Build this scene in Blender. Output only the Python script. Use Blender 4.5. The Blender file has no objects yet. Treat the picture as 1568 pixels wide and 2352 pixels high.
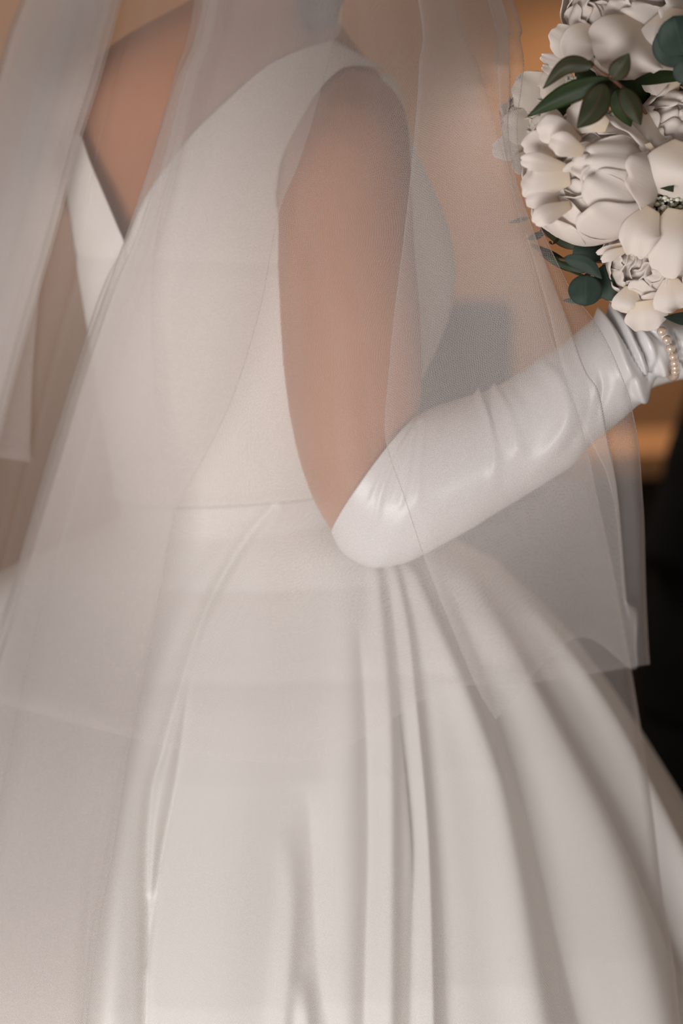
import bpy, bmesh, math, random
import numpy as np
from mathutils import Vector
from mathutils.bvhtree import BVHTree
random.seed(7); np.random.seed(7)
PI = math.pi
scene = bpy.context.scene
COL = scene.collection

# ------------------------------------------------------------------ camera
W, H, F = 1568, 2352, 5600.0
PITCH = math.radians(10.0)
CAMZ = 1.41
cam_d = bpy.data.cameras.new('camera')
cam = bpy.data.objects.new('camera', cam_d); COL.objects.link(cam)
cam.location = (0, 0, CAMZ); cam.rotation_euler = (PI/2 - PITCH, 0, 0)
cam_d.sensor_fit = 'VERTICAL'; cam_d.sensor_height = 36.0; cam_d.sensor_width = 24.0
cam_d.lens = F/H*36.0
cam_d.dof.use_dof = True; cam_d.dof.focus_distance = 1.575; cam_d.dof.aperture_fstop = 3.6
scene.camera = cam

# ------------------------------------------------------------------ world, lights, exposure
world = bpy.data.worlds.new('world'); scene.world = world; world.use_nodes = True
bgn = world.node_tree.nodes['Background']
bgn.inputs[0].default_value = (0.80, 0.88, 1.0, 1); bgn.inputs[1].default_value = 0.6
def area(name, loc, target, sx, sy, power, col):
    d = bpy.data.lights.new(name, 'AREA'); d.shape = 'RECTANGLE'; d.size = sx; d.size_y = sy
    d.energy = power; d.color = col
    o = bpy.data.objects.new(name, d); COL.objects.link(o); o.location = loc
    v = Vector(target) - Vector(loc)
    o.rotation_euler = v.to_track_quat('-Z', 'Y').to_euler()
    return o
area('window_daylight', (-0.62, -0.33, 0.46), (0.0, 1.5, 0.68), 1.1, 0.75, 37.0, (1.0, 0.985, 0.97))
area('side_fill_light', (2.53, 0.7, 1.6), (0.0, 1.9, 1.1), 1.2, 1.5, 4.0, (1.0, 0.95, 0.90))  # added soft fill from the right; that wall has no window
area('warm_wall_fill', (-0.9, 3.3, 2.50), (-0.4, 4.6, 1.6), 0.5, 0.3, 19.0, (1.0, 0.70, 0.46))  # added warm fill to brighten the back wall at upper left, no fixture
def spot(name, loc, target, ang, power, col):
    d = bpy.data.lights.new(name, 'SPOT'); d.spot_size = math.radians(ang); d.spot_blend = .8; d.energy = power; d.color = col; d.shadow_soft_size = .04
    o = bpy.data.objects.new(name, d); COL.objects.link(o); o.location = loc; o.rotation_euler = (Vector(target)-Vector(loc)).to_track_quat('-Z', 'Y').to_euler()
spot('added_wall_spot', (0.45, 4.05, 1.95), (0.42, 4.6, 1.12), 46, 30.0, (1.0, 0.66, 0.40))  # added spot without a fixture: warm patch on the wall behind the bouquet
spot('added_table_spot', (0.60, 3.3, 2.3), (0.50, 3.65, 0.87), 26, 22.0, (1.0, 0.66, 0.40))  # added unseen spot that brightens the console table top
scene.view_settings.view_transform = 'Standard'; scene.view_settings.look = 'None'
scene.view_settings.gamma = 1.0; scene.view_settings.use_curve_mapping = False
scene.view_settings.exposure = 0.0
scene.cycles.transparent_max_bounces = 28
scene.cycles.max_bounces = 6
scene.cycles.diffuse_bounces = 3
scene.cycles.glossy_bounces = 2
scene.cycles.caustics_reflective = False
scene.cycles.adaptive_threshold = .05

# ------------------------------------------------------------------ picture <-> place
CAM = np.array([0, 0, CAMZ]); FW = np.array([0, math.cos(PITCH), -math.sin(PITCH)])
UP = np.array([0, math.sin(PITCH), math.cos(PITCH)]); RT = np.array([1.0, 0, 0])
def ray(px, py):
    px = np.asarray(px, float); py = np.asarray(py, float)
    return FW + RT*((px-W/2)/F)[..., None] - UP*((py-H/2)/F)[..., None]
def PD(px, py, D):
    return CAM + ray(px, py)*np.asarray(D, float)[..., None]
def Wy(px, py, y):
    r = ray(px, py); t = np.asarray(y, float)/r[..., 1]
    return CAM + r*t[..., None]
def proj(p):
    q = np.asarray(p) - CAM; D = q @ FW
    return W/2 + (q @ RT)/D*F, H/2 - (q @ UP)/D*F, D

# ------------------------------------------------------------------ materials
def newmat(name):
    m = bpy.data.materials.new(name); m.use_nodes = True; nt = m.node_tree
    return m, nt, nt.nodes['Principled BSDF']
def noise_col(nt, scale, c1, c2, detail=4, coord='Object', stretch=None, lo=.3, hi=.7):
    tc = nt.nodes.new('ShaderNodeTexCoord'); n = nt.nodes.new('ShaderNodeTexNoise')
    n.inputs['Scale'].default_value = scale; n.inputs['Detail'].default_value = detail
    src = tc.outputs[coord]
    if stretch:
        mp = nt.nodes.new('ShaderNodeMapping'); mp.inputs['Scale'].default_value = stretch
        nt.links.new(src, mp.inputs[0]); src = mp.outputs[0]
    nt.links.new(src, n.inputs['Vector'])
    r = nt.nodes.new('ShaderNodeValToRGB'); r.color_ramp.elements[0].color = (*c1, 1); r.color_ramp.elements[1].color = (*c2, 1)
    r.color_ramp.elements[0].position = lo; r.color_ramp.elements[1].position = hi
    nt.links.new(n.outputs['Fac'], r.inputs[0])
    return r.outputs[0], n
def simple(name, c1, c2, scale=20, rough=.6, bump=0, bscale=None, stretch=None, spec=.5, coat=0, metal=0, sheen=0, lo=.3, hi=.7):
    m, nt, b = newmat(name)
    c, n = noise_col(nt, scale, c1, c2, stretch=stretch, lo=lo, hi=hi)
    nt.links.new(c, b.inputs['Base Color']); b.inputs['Roughness'].default_value = rough
    b.inputs['Specular IOR Level'].default_value = spec; b.inputs['Coat Weight'].default_value = coat
    b.inputs['Metallic'].default_value = metal; b.inputs['Sheen Weight'].default_value = sheen
    if bump:
        n2 = n
        if bscale:
            n2 = nt.nodes.new('ShaderNodeTexNoise'); n2.inputs['Scale'].default_value = bscale
            tc = nt.nodes.new('ShaderNodeTexCoord'); nt.links.new(tc.outputs['Object'], n2.inputs['Vector'])
        bp = nt.nodes.new('ShaderNodeBump'); bp.inputs['Strength'].default_value = bump; bp.inputs['Distance'].default_value = .002
        nt.links.new(n2.outputs['Fac'], bp.inputs['Height']); nt.links.new(bp.outputs[0], b.inputs['Normal'])
    return m
M = {}
M['wall'] = simple('ochre_plaster', (.30, .185, .11), (.335, .21, .125), 3, .9, .3, 60)
M['wall_white'] = simple('pale_plaster', (.50, .42, .35), (.53, .45, .38), 3, .9)
M['ceiling'] = simple('ceiling_plaster', (.62, .58, .53), (.66, .62, .57), 3, .95)
M['floor'] = simple('floor_board', (.16, .085, .04), (.25, .14, .07), 6, .45, .2, stretch=(8, 1, 1))
M['wood'] = simple('tan_wood', (.62, .37, .20), (.72, .45, .26), 10, .4, .1, stretch=(1, 8, 8))
M['darkwood'] = simple('dark_wood', (.022, .014, .010), (.04, .024, .016), 10, .5, .1, stretch=(1, 1, 8))
M['brownwood'] = simple('brown_wood', (.12, .055, .028), (.18, .085, .04), 10, .5, .1, stretch=(1, 1, 8))
M['greyfab'] = simple('grey_upholstery', (.060, .062, .066), (.085, .088, .092), 300, .9, .3)
M['navy'] = simple('navy_suiting', (.0065, .010, .014), (.0085, .0125, .0175), 400, .85, .2, spec=.2)
M['shirt'] = simple('white_shirting', (.75, .75, .75), (.8, .8, .8), 100, .8)
M['hair'] = simple('dark_brown_hair', (.03, .018, .01), (.06, .035, .02), 60, .5, .4, stretch=(1, 1, .1))
M['satin'] = simple('ivory_satin', (.88, .845, .805), (.90, .865, .83), 4, .46, .03, 900, spec=.35, sheen=.15)
M['crepe'] = simple('ivory_crepe', (.87, .82, .765), (.885, .835, .785), 4, .62, .03, 900, spec=.25, sheen=.1)
M['glove'] = simple('white_stretch_satin', (.80, .775, .765), (.84, .815, .805), 6, .33, .01, 1400, spec=.6, sheen=.2)
M['stem'] = simple('green_stem', (.06, .075, .03), (.12, .10, .04), 40, .6)
M['redstem'] = simple('reddish_stem', (.10, .045, .025), (.16, .07, .04), 60, .6)
M['ribbon'] = simple('ivory_ribbon', (.8, .75, .68), (.85, .8, .73), 20, .35)
M['frame'] = simple('window_paint', (.75, .73, .70), (.78, .76, .73), 10, .4)
M['brass'] = simple('brass', (.55, .38, .16), (.6, .42, .18), 30, .3, metal=1)
M['floret'] = simple('white_floret', (.80, .79, .66), (.84, .82, .70), 60, .7)
# skin with two small moles low on the outer arm
def skin_mat(name, a, b_, moles=()):
    m, nt, b = newmat(name)
    c, n = noise_col(nt, 14, a, b_, 5)
    for p in moles:
        g = nt.nodes.new('ShaderNodeNewGeometry'); d = nt.nodes.new('ShaderNodeVectorMath'); d.operation = 'DISTANCE'
        d.inputs[1].default_value = tuple(p); nt.links.new(g.outputs['Position'], d.inputs[0])
        mr = nt.nodes.new('ShaderNodeMapRange'); mr.inputs['From Min'].default_value = .0012; mr.inputs['From Max'].default_value = .0026
        mr.inputs['To Min'].default_value = .75; mr.inputs['To Max'].default_value = 0
        nt.links.new(d.outputs['Value'], mr.inputs['Value'])
        mx = nt.nodes.new('ShaderNodeMix'); mx.data_type = 'RGBA'; mx.inputs['B'].default_value = (.10, .035, .02, 1)
        nt.links.new(mr.outputs[0], mx.inputs['Factor']); nt.links.new(c, mx.inputs['A']); c = mx.outputs['Result']
    nt.links.new(c, b.inputs['Base Color']); b.inputs['Roughness'].default_value = .5
    b.inputs['Specular IOR Level'].default_value = .3
    b.inputs['Subsurface Weight'].default_value = .25; b.inputs['Subsurface Radius'].default_value = (1.0, .35, .2)
    b.inputs['Subsurface Scale'].default_value = .008
    return m
# petals: diffuse plus light coming through, warmer towards the base (v = 0)
def petal_mat(name, ca, cb):
    m = bpy.data.materials.new(name); m.use_nodes = True; nt = m.node_tree; nt.nodes.clear()
    out = nt.nodes.new('ShaderNodeOutputMaterial'); uv = nt.nodes.new('ShaderNodeTexCoord'); sp = nt.nodes.new('ShaderNodeSeparateXYZ')
    nt.links.new(uv.outputs['UV'], sp.inputs[0])
    r = nt.nodes.new('ShaderNodeValToRGB'); r.color_ramp.elements[0].color = (*ca, 1); r.color_ramp.elements[1].color = (*cb, 1)
    r.color_ramp.elements[0].position = .0; r.color_ramp.elements[1].position = .45
    nt.links.new(sp.outputs['Y'], r.inputs[0])
    mp = nt.nodes.new('ShaderNodeMapping'); mp.inputs['Scale'].default_value = (26, 1.5, 1); nt.links.new(uv.outputs['UV'], mp.inputs[0])
    n = nt.nodes.new('ShaderNodeTexNoise'); n.inputs['Scale'].default_value = 1.5; nt.links.new(mp.outputs[0], n.inputs['Vector'])
    bp = nt.nodes.new('ShaderNodeBump'); bp.inputs['Strength'].default_value = .15; bp.inputs['Distance'].default_value = .001
    nt.links.new(n.outputs['Fac'], bp.inputs['Height'])
    d = nt.nodes.new('ShaderNodeBsdfPrincipled'); d.inputs['Roughness'].default_value = .55; d.inputs['Specular IOR Level'].default_value = .2
    t = nt.nodes.new('ShaderNodeBsdfTranslucent'); mx = nt.nodes.new('ShaderNodeMixShader'); mx.inputs[0].default_value = .36
    for x in (d, t): nt.links.new(r.outputs[0], x.inputs[0]); nt.links.new(bp.outputs[0], x.inputs['Normal'])
    nt.links.new(d.outputs[0], mx.inputs[1]); nt.links.new(t.outputs[0], mx.inputs[2]); nt.links.new(mx.outputs[0], out.inputs[0])
    return m
M['petal'] = petal_mat('cream_petal', (.98, .84, .67), (.985, .90, .835))
M['petal_pink'] = petal_mat('blush_petal', (.97, .83, .71), (.975, .885, .80))
def leaf_mat(name, ca, cb, edge, rough=.5):
    m, nt, b = newmat(name)
    uv = nt.nodes.new('ShaderNodeTexCoord'); sp = nt.nodes.new('ShaderNodeSeparateXYZ'); nt.links.new(uv.outputs['UV'], sp.inputs[0])
    c, n = noise_col(nt, 70, ca, cb)
    # |u-.5|*2 : 0 on the midrib, 1 on the edge
    s = nt.nodes.new('ShaderNodeMath'); s.operation = 'SUBTRACT'; s.inputs[1].default_value = .5; nt.links.new(sp.outputs['X'], s.inputs[0])
    a = nt.nodes.new('ShaderNodeMath'); a.operation = 'ABSOLUTE'; nt.links.new(s.outputs[0], a.inputs[0])
    e = nt.nodes.new('ShaderNodeMapRange'); e.inputs['From Min'].default_value = .40; e.inputs['From Max'].default_value = .5
    e.inputs['To Max'].default_value = .7; nt.links.new(a.outputs[0], e.inputs['Value'])
    r2 = nt.nodes.new('ShaderNodeMapRange'); r2.inputs['From Min'].default_value = .015; r2.inputs['From Max'].default_value = .035
    r2.inputs['To Min'].default_value = .6; r2.inputs['To Max'].default_value = 0; nt.links.new(a.outputs[0], r2.inputs['Value'])
    ad = nt.nodes.new('ShaderNodeMath'); ad.operation = 'ADD'; nt.links.new(e.outputs[0], ad.inputs[0]); nt.links.new(r2.outputs[0], ad.inputs[1])
    mx = nt.nodes.new('ShaderNodeMix'); mx.data_type = 'RGBA'; mx.inputs['B'].default_value = (*edge, 1)
    nt.links.new(ad.outputs[0], mx.inputs['Factor']); nt.links.new(c, mx.inputs['A']); nt.links.new(mx.outputs['Result'], b.inputs['Base Color'])
    b.inputs['Roughness'].default_value = rough; b.inputs['Specular IOR Level'].default_value = .22
    return m
M['leaf'] = leaf_mat('slender_leaf', (.022, .028, .010), (.044, .044, .020), (.075, .028, .02))
M['leaf_green'] = leaf_mat('deep_green_leaf', (.016, .030, .008), (.028, .046, .014), (.02, .035, .015), .5)
M['euc'] = leaf_mat('eucalyptus_leaf', (.024, .042, .032), (.048, .070, .054), (.05, .07, .055), .6)
# pearls
m, nt, b = newmat('champagne_pearl'); c, n = noise_col(nt, 200, (.62, .45, .33), (.78, .62, .50))
nt.links.new(c, b.inputs['Base Color']); b.inputs['Roughness'].default_value = .18; b.inputs['Coat Weight'].default_value = .6
b.inputs['Metallic'].default_value = .25; M['pearl'] = m
# tulle: a six-sided net of threads, pitch in metres of cloth (UV in metres)
def tulle_mat(name, pitch, cover, contrast, rot):
    m = bpy.data.materials.new(name); m.use_nodes = True; nt = m.node_tree; nt.nodes.clear(); N = nt.nodes.new; L = nt.links.new
    out = N('ShaderNodeOutputMaterial'); uv = N('ShaderNodeTexCoord')
    wob = N('ShaderNodeTexNoise'); wob.inputs['Scale'].default_value = 45; L(uv.outputs['UV'], wob.inputs['Vector'])
    ws = N('ShaderNodeVectorMath'); ws.operation = 'SCALE'; ws.inputs['Scale'].default_value = .0035; L(wob.outputs['Color'], ws.inputs[0])
    wa = N('ShaderNodeVectorMath'); wa.operation = 'ADD'; L(uv.outputs['UV'], wa.inputs[0]); L(ws.outputs[0], wa.inputs[1])
    k = 2*PI/(pitch*math.sqrt(3)/2); acc = None
    for i in range(3):
        a = rot + i*2*PI/3
        d = N('ShaderNodeVectorMath'); d.operation = 'DOT_PRODUCT'; d.inputs[1].default_value = (k*math.cos(a), k*math.sin(a), 0)
        L(wa.outputs[0], d.inputs[0]); c = N('ShaderNodeMath'); c.operation = 'COSINE'; L(d.outputs['Value'], c.inputs[0])
        if acc is None: acc = c.outputs[0]
        else:
            s = N('ShaderNodeMath'); s.operation = 'ADD'; L(acc, s.inputs[0]); L(c.outputs[0], s.inputs[1]); acc = s.outputs[0]
    mr = N('ShaderNodeMapRange'); mr.inputs['From Min'].default_value = -1.0; mr.inputs['From Max'].default_value = 1.6
    mr.inputs['To Min'].default_value = min(.97, cover+contrast); mr.inputs['To Max'].default_value = max(0.0, cover-contrast); L(acc, mr.inputs['Value'])
    # a slanted line of sight meets more thread
    g = N('ShaderNodeNewGeometry'); dt = N('ShaderNodeVectorMath'); dt.operation = 'DOT_PRODUCT'
    L(g.outputs['Normal'], dt.inputs[0]); L(g.outputs['Incoming'], dt.inputs[1])
    ab = N('ShaderNodeMath'); ab.operation = 'ABSOLUTE'; L(dt.outputs['Value'], ab.inputs[0])
    mxm = N('ShaderNodeMath'); mxm.operation = 'MAXIMUM'; mxm.inputs[1].default_value = .16; L(ab.outputs[0], mxm.inputs[0])
    iv = N('ShaderNodeMath'); iv.operation = 'DIVIDE'; iv.inputs[0].default_value = 1; L(mxm.outputs[0], iv.inputs[1])
    om = N('ShaderNodeMath'); om.operation = 'SUBTRACT'; om.inputs[0].default_value = 1; L(mr.outputs[0], om.inputs[1])
    pw = N('ShaderNodeMath'); pw.operation = 'POWER'; L(om.outputs[0], pw.inputs[0]); L(iv.outputs[0], pw.inputs[1])
    al = N('ShaderNodeMath'); al.operation = 'SUBTRACT'; al.inputs[0].default_value = 1; L(pw.outputs[0], al.inputs[1])
    df = N('ShaderNodeBsdfDiffuse'); tl = N('ShaderNodeBsdfTranslucent'); tp = N('ShaderNodeBsdfTransparent')
    for x in (df, tl): x.inputs[0].default_value = (.89, .835, .81, 1)
    m1 = N('ShaderNodeMixShader'); m1.inputs[0].default_value = .38; L(df.outputs[0], m1.inputs[1]); L(tl.outputs[0], m1.inputs[2])
    m2 = N('ShaderNodeMixShader'); L(al.outputs[0], m2.inputs[0]); L(tp.outputs[0], m2.inputs[1]); L(m1.outputs[0], m2.inputs[2])
    L(m2.outputs[0], out.inputs[0])
    return m
M['tulle'] = tulle_mat('ivory_tulle', .00125, .14, .13, .25)
M['tulle_b'] = tulle_mat('ivory_tulle_second', .00125, .14, .13, .62)

# ------------------------------------------------------------------ object helpers
def link(name, me, mat=None, parent=None, smooth=True):
    if mat is not None: me.materials.append(mat)
    if smooth: me.polygons.foreach_set('use_smooth', [True]*len(me.polygons))
    o = bpy.data.objects.new(name, me); COL.objects.link(o)
    if parent: o.parent = parent
    return o
def tag(o, label=None, cat=None, group=None, kind=None):
    if label: o['label'] = label
    if cat: o['category'] = cat
    if group: o['group'] = group
    if kind: o['kind'] = kind
    return o
def empty(name, loc=(0, 0, 0)):
    o = bpy.data.objects.new(name, None); COL.objects.link(o); o.location = loc; o.empty_display_size = .05
    return o
def mesh_np(V, Fc, uv=None, name='m'):
    me = bpy.data.meshes.new(name); me.from_pydata([tuple(map(float, v)) for v in V], [], [tuple(map(int, f)) for f in Fc])
    if uv is not None:
        ul = me.uv_layers.new(name='UVMap'); vi = np.empty(len(me.loops), dtype=np.int32); me.loops.foreach_get('vertex_index', vi)
        ul.data.foreach_set('uv', np.asarray(uv, float)[vi].ravel())
    me.update(); return me
def grid_faces(nr, nc, wrap=False, o=0):
    out = []
    for i in range(nr-1):
        for j in range(nc if wrap else nc-1):
            a = o+i*nc+j; b_ = o+i*nc+(j+1) % nc
            out.append((a, b_, b_+nc, a+nc))
    return out
def loft(rings, cap=True):
    """rings: (R, N, 3) closed rings -> verts, faces"""
    R, N_ = len(rings), len(rings[0]); V = [p for r in rings for p in r]; Fc = grid_faces(R, N_, True)
    if cap:
        V.append(np.mean(rings[0], axis=0)); c0 = len(V)-1; V.append(np.mean(rings[-1], axis=0)); c1 = len(V)-1
        Fc += [(c0, (j+1) % N_, j) for j in range(N_)]
        Fc += [(c1, (R-1)*N_+j, (R-1)*N_+(j+1) % N_) for j in range(N_)]
    return V, Fc
def cat(*parts):
    V, Fc = [], []
    for v, f in parts:
        o = len(V); V += list(v); Fc += [tuple(i+o for i in q) for q in f]
    return V, Fc
def box(x0, x1, y0, y1, z0, z1):
    V = [(x, y, z) for z in (z0, z1) for y in (y0, y1) for x in (x0, x1)]
    return [np.array(v, float) for v in V], [(0, 2, 3, 1), (4, 5, 7, 6), (0, 1, 5, 4), (1, 3, 7, 5), (3, 2, 6, 7), (2, 0, 4, 6)]
def bevel(o, w=.004, seg=2):
    md = o.modifiers.new('bevel', 'BEVEL'); md.width = w; md.segments = seg; md.limit_method = 'ANGLE'
def ball(c, r, nu=12, nv=16, sc=(1, 1, 1)):
    rings = [[np.array([c[0]+r*sc[0]*math.sin(t)*math.cos(p), c[1]+r*sc[1]*math.sin(t)*math.sin(p), c[2]+r*sc[2]*math.cos(t)]) for p in np.linspace(0, 2*PI, nv, endpoint=False)] for t in np.linspace(.05, PI-.05, nu)]
    return loft(rings)
def crom(P, t):
    """Catmull-Rom through rows of P (n,k) at t in [0, n-1] (array)"""
    P = np.asarray(P, float); n = len(P); t = np.asarray(t, float); i = np.clip(np.floor(t).astype(int), 0, n-2); u = (t-i)
    sh = (slice(None),)+(None,)*(P.ndim-1)
    p1 = P[i]; p2 = P[i+1]; p0 = np.where((i > 0)[sh], P[np.maximum(i-1, 0)], 2*p1-p2); p3 = np.where((i < n-2)[sh], P[np.minimum(i+2, n-1)], 2*p2-p1)
    u = u[sh]
    return .5*((2*p1)+(-p0+p2)*u+(2*p0-5*p1+4*p2-p3)*u*u+(-p0+3*p1-3*p2+p3)*u**3)
def tube(pts, r, n=8, cap=True):
    pts = [np.asarray(p, float) for p in pts]; rr = r if hasattr(r, '__len__') else [r]*len(pts); rings = []
    for i, p in enumerate(pts):
        t = pts[min(i+1, len(pts)-1)]-pts[max(i-1, 0)]; t = t/(np.linalg.norm(t)+1e-9)
        a = np.cross(t, [0, 0, 1.0] if abs(t[2]) < .9 else [1.0, 0, 0]); a /= np.linalg.norm(a); b_ = np.cross(t, a)
        rings.append([p+rr[i]*(a*math.cos(q)+b_*math.sin(q)) for q in np.linspace(0, 2*PI, n, endpoint=False)])
    return loft(rings, cap)
def smooth_path(pts, k=6):
    P = np.asarray(pts, float); return crom(P, np.linspace(0, len(P)-1, (len(P)-1)*k+1))
def limb(rows, N_=28, sub=4, cap=True, fold=None):
    """rows: (ax, ay, bx, by, y_world, r_depth, bulge_x, bulge_y): ring from picture edge A to edge B about a real depth"""
    P = crom(np.array([list(r)+[0]*(8-len(r)) for r in rows], float), np.linspace(0, len(rows)-1, (len(rows)-1)*sub+1))
    th = np.linspace(0, 2*PI, N_, endpoint=False); rings = []
    for r in P:
        A = Wy(r[0], r[1], r[4]); B = Wy(r[2], r[3], r[4]); C = (A+B)/2; h = (A-B)/2
        bl = Wy(r[0]+r[6], r[1]+r[7], r[4])-A
        rings.append([C+h*math.cos(t)-np.array([0, r[5], 0])*math.sin(t)+bl*math.sin(t) for t in th])
    return rings
def remeshed(name, V, Fc, voxel, mat, parent, smooth_it=6):
    me = mesh_np(V, Fc); o = link('tmp', me)
    bm = bmesh.new(); bm.from_mesh(me); bmesh.ops.recalc_face_normals(bm, faces=bm.faces); bm.to_mesh(me); bm.free()
    md = o.modifiers.new('r', 'REMESH'); md.mode = 'VOXEL'; md.voxel_size = voxel
    s = o.modifiers.new('s', 'SMOOTH'); s.iterations = smooth_it; s.factor = .5
    dg = bpy.context.evaluated_depsgraph_get(); me2 = bpy.data.meshes.new_from_object(o.evaluated_get(dg))
    bpy.data.objects.remove(o)
    return link(name, me2, mat, parent)
def seg_dist(px, py, poly):
    """signed distance (+ = right of travel direction in picture) and param along a polyline of (x, y, ...)"""
    best = np.full(px.shape, 1e9); sg = np.zeros(px.shape); tt = np.zeros(px.shape); n = len(poly)
    for i in range(n-1):
        ax, ay = poly[i][:2]; bx, by = poly[i+1][:2]; dx, dy = bx-ax, by-ay; L2 = dx*dx+dy*dy
        u = np.clip(((px-ax)*dx+(py-ay)*dy)/L2, 0, 1); qx = px-(ax+u*dx); qy = py-(ay+u*dy); d = np.hypot(qx, qy)
        m_ = d < best; best = np.where(m_, d, best); sg = np.where(m_, np.sign(qx*dy-qy*dx), sg); tt = np.where(m_, i+u, tt)
    return best*sg, tt
def fold_disp(px, py, folds):
    """folds: (kind, [(x, y, amp_mm, width_px) ...]); kind ridge | groove | step"""
    out = np.zeros(px.shape)
    for kind, pl in folds:
        sm = crom(np.array(pl, float), np.linspace(0, len(pl)-1, (len(pl)-1)*4+1))
        d, t = seg_dist(px, py, sm)
        a = np.interp(t, np.arange(len(sm)), sm[:, 2])*.001; w = np.maximum(np.interp(t, np.arange(len(sm)), sm[:, 3]), 2)
        s = d/w
        if kind == 'ridge': out += a*np.exp(-s*s)
        elif kind == 'groove': out -= a*np.exp(-np.abs(s)**1.5)
        elif kind == 'step': out += a*np.where(s > 0, np.exp(-s/3.0), 0)*np.clip(s*3, 0, 1)
    return out

# ------------------------------------------------------------------ the room
def struct(name, parts, mat, smooth=False):
    V, Fc = cat(*parts); return tag(link(name, mesh_np(V, Fc), mat, None, smooth), kind='structure')
struct('floor', [box(-2.4, 2.6, -.35, 4.6, -.1, 0)], M['floor'])
struct('ceiling', [box(-2.4, 2.6, -.35, 4.6, 2.7, 2.8)], M['ceiling'])
struct('wall_back', [box(-2.5, 2.7, 4.6, 4.7, 0, 2.7)], M['wall'])
struct('wall_left', [box(-2.5, -2.4, -.35, 4.6, 0, 2.7)], M['wall_white'])
struct('wall_right', [box(2.6, 2.7, -.35, 4.6, 0, 2.7)], M['wall_white'])
struct('wall_front', [box(-2.4, -1.5, -.45, -.35, 0, 2.7), box(.1, 2.6, -.45, -.35, 0, 2.7), box(-1.5, .1, -.45, -.35, 0, .05), box(-1.5, .1, -.45, -.35, 2.1, 2.7)], M['wall_white'])
struct('window_1', [box(-1.50, -1.45, -.44, -.38, .05, 2.1), box(.05, .10, -.44, -.38, .05, 2.1), box(-1.45, .05, -.44, -.38, .05, .1), box(-1.45, .05, -.44, -.38, 2.05, 2.1), box(-.72, -.68, -.43, -.39, .35, 2.05)], M['frame'])
struct('baseboard_back', [box(-2.4, 2.6, 4.58, 4.6, 0, .12)], M['darkwood'])

# ------------------------------------------------------------------ the bride
bride = empty('person', (0.02, 1.83, 0))
tag(bride, 'woman in an ivory satin wedding gown and long white gloves, standing side-on with bent arm', 'person')
YC = 1.83
# torso rows: picture y, left edge x, right edge x, half depth (m), centre depth y
TOR = np.array([
 (-420, 540, 730, .060, 1.84), (-250, 565, 735, .052, 1.835), (-120, 575, 742, .052, 1.83), (-40, 545, 750, .056, 1.83), (0, 440, 758, .062, 1.83), (45, 340, 766, .070, 1.83),
 (92, 262, 780, .080, 1.83), (125, 215, 850, .088, 1.83), (165, 180, 886, .095, 1.83), (220, 165, 905, .102, 1.83), (300, 162, 915, .108, 1.83), (380, 168, 948, .114, 1.83),
 (450, 176, 985, .119, 1.83), (540, 190, 1018, .122, 1.83), (620, 204, 1030, .122, 1.83), (700, 218, 1022, .120, 1.83), (800, 236, 985, .114, 1.83), (900, 252, 935, .106, 1.83),
 (1000, 268, 885, .099, 1.83), (1080, 284, 852, .094, 1.83), (1160, 298, 832, .092, 1.83), (1240, 280, 850, .096, 1.83), (1400, 230, 920, .12, 1.84), (1600, 190, 980, .14, 1.85)])
def torso_row(z):
    """centre x, half width, half depth, centre y at height z"""
    zs = np.array([Wy(0, r[0], r[4])[2] for r in TOR]); xl = np.array([Wy(r[1], r[0], r[4])[0] for r in TOR]); xr = np.array([Wy(r[2], r[0], r[4])[0] for r in TOR])
    o = np.argsort(zs); f = lambda a: np.interp(z, zs[o], a[o])
    return (f(xl)+f(xr))/2, (f(xr)-f(xl))/2, f(TOR[:, 3]), f(TOR[:, 4])
ZS = np.linspace(-.2, 2.2, 1200); TR = [np.convolve(np.pad(a, 12, 'edge'), np.ones(25)/25, 'valid') for a in torso_row(ZS)]
def trow(z): return tuple(np.interp(z, ZS, a) for a in TR)
def torso_pt(px, py, off):
    """point on the near side of the torso, off metres outside it, seen at px, py"""
    px = np.asarray(px, float); py = np.asarray(py, float); y = np.full(px.shape, 1.74)
    for _ in range(12):
        p = Wy(px, py, y); cx, a, b_, yc = trow(p[..., 2])
        s = np.clip((p[..., 0]-cx)/(a+off), -1, 1)
        y = .5*y+.5*(yc-(b_+off)*(1-np.abs(s)**2.3)**(1/2.3))
    return Wy(px, py, y)
def torso_ring(z, off, N_=96):
    cx, a, b_, yc = trow(z); th = np.linspace(0, 2*PI, N_, endpoint=False); e = 2/2.3
    out = [np.array([cx+(a+off)*np.sign(math.cos(t))*abs(math.cos(t))**e, yc-(b_+off)*np.sign(math.sin(t))*abs(math.sin(t))**e, z]) for t in th]
    if off == 0:                          # the hollow of the back between the shoulder blades
        for p in out: p[1] += .020*math.exp(-((p[0]+.135)/.05)**2-((z-1.33)/.09)**2)*(p[1] < yc)
    return out
ztop, zbot = Wy(0, -300, YC)[2], .80
body_parts = [loft([torso_ring(z, 0, 64) for z in np.linspace(ztop, zbot, 90)])]
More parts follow.
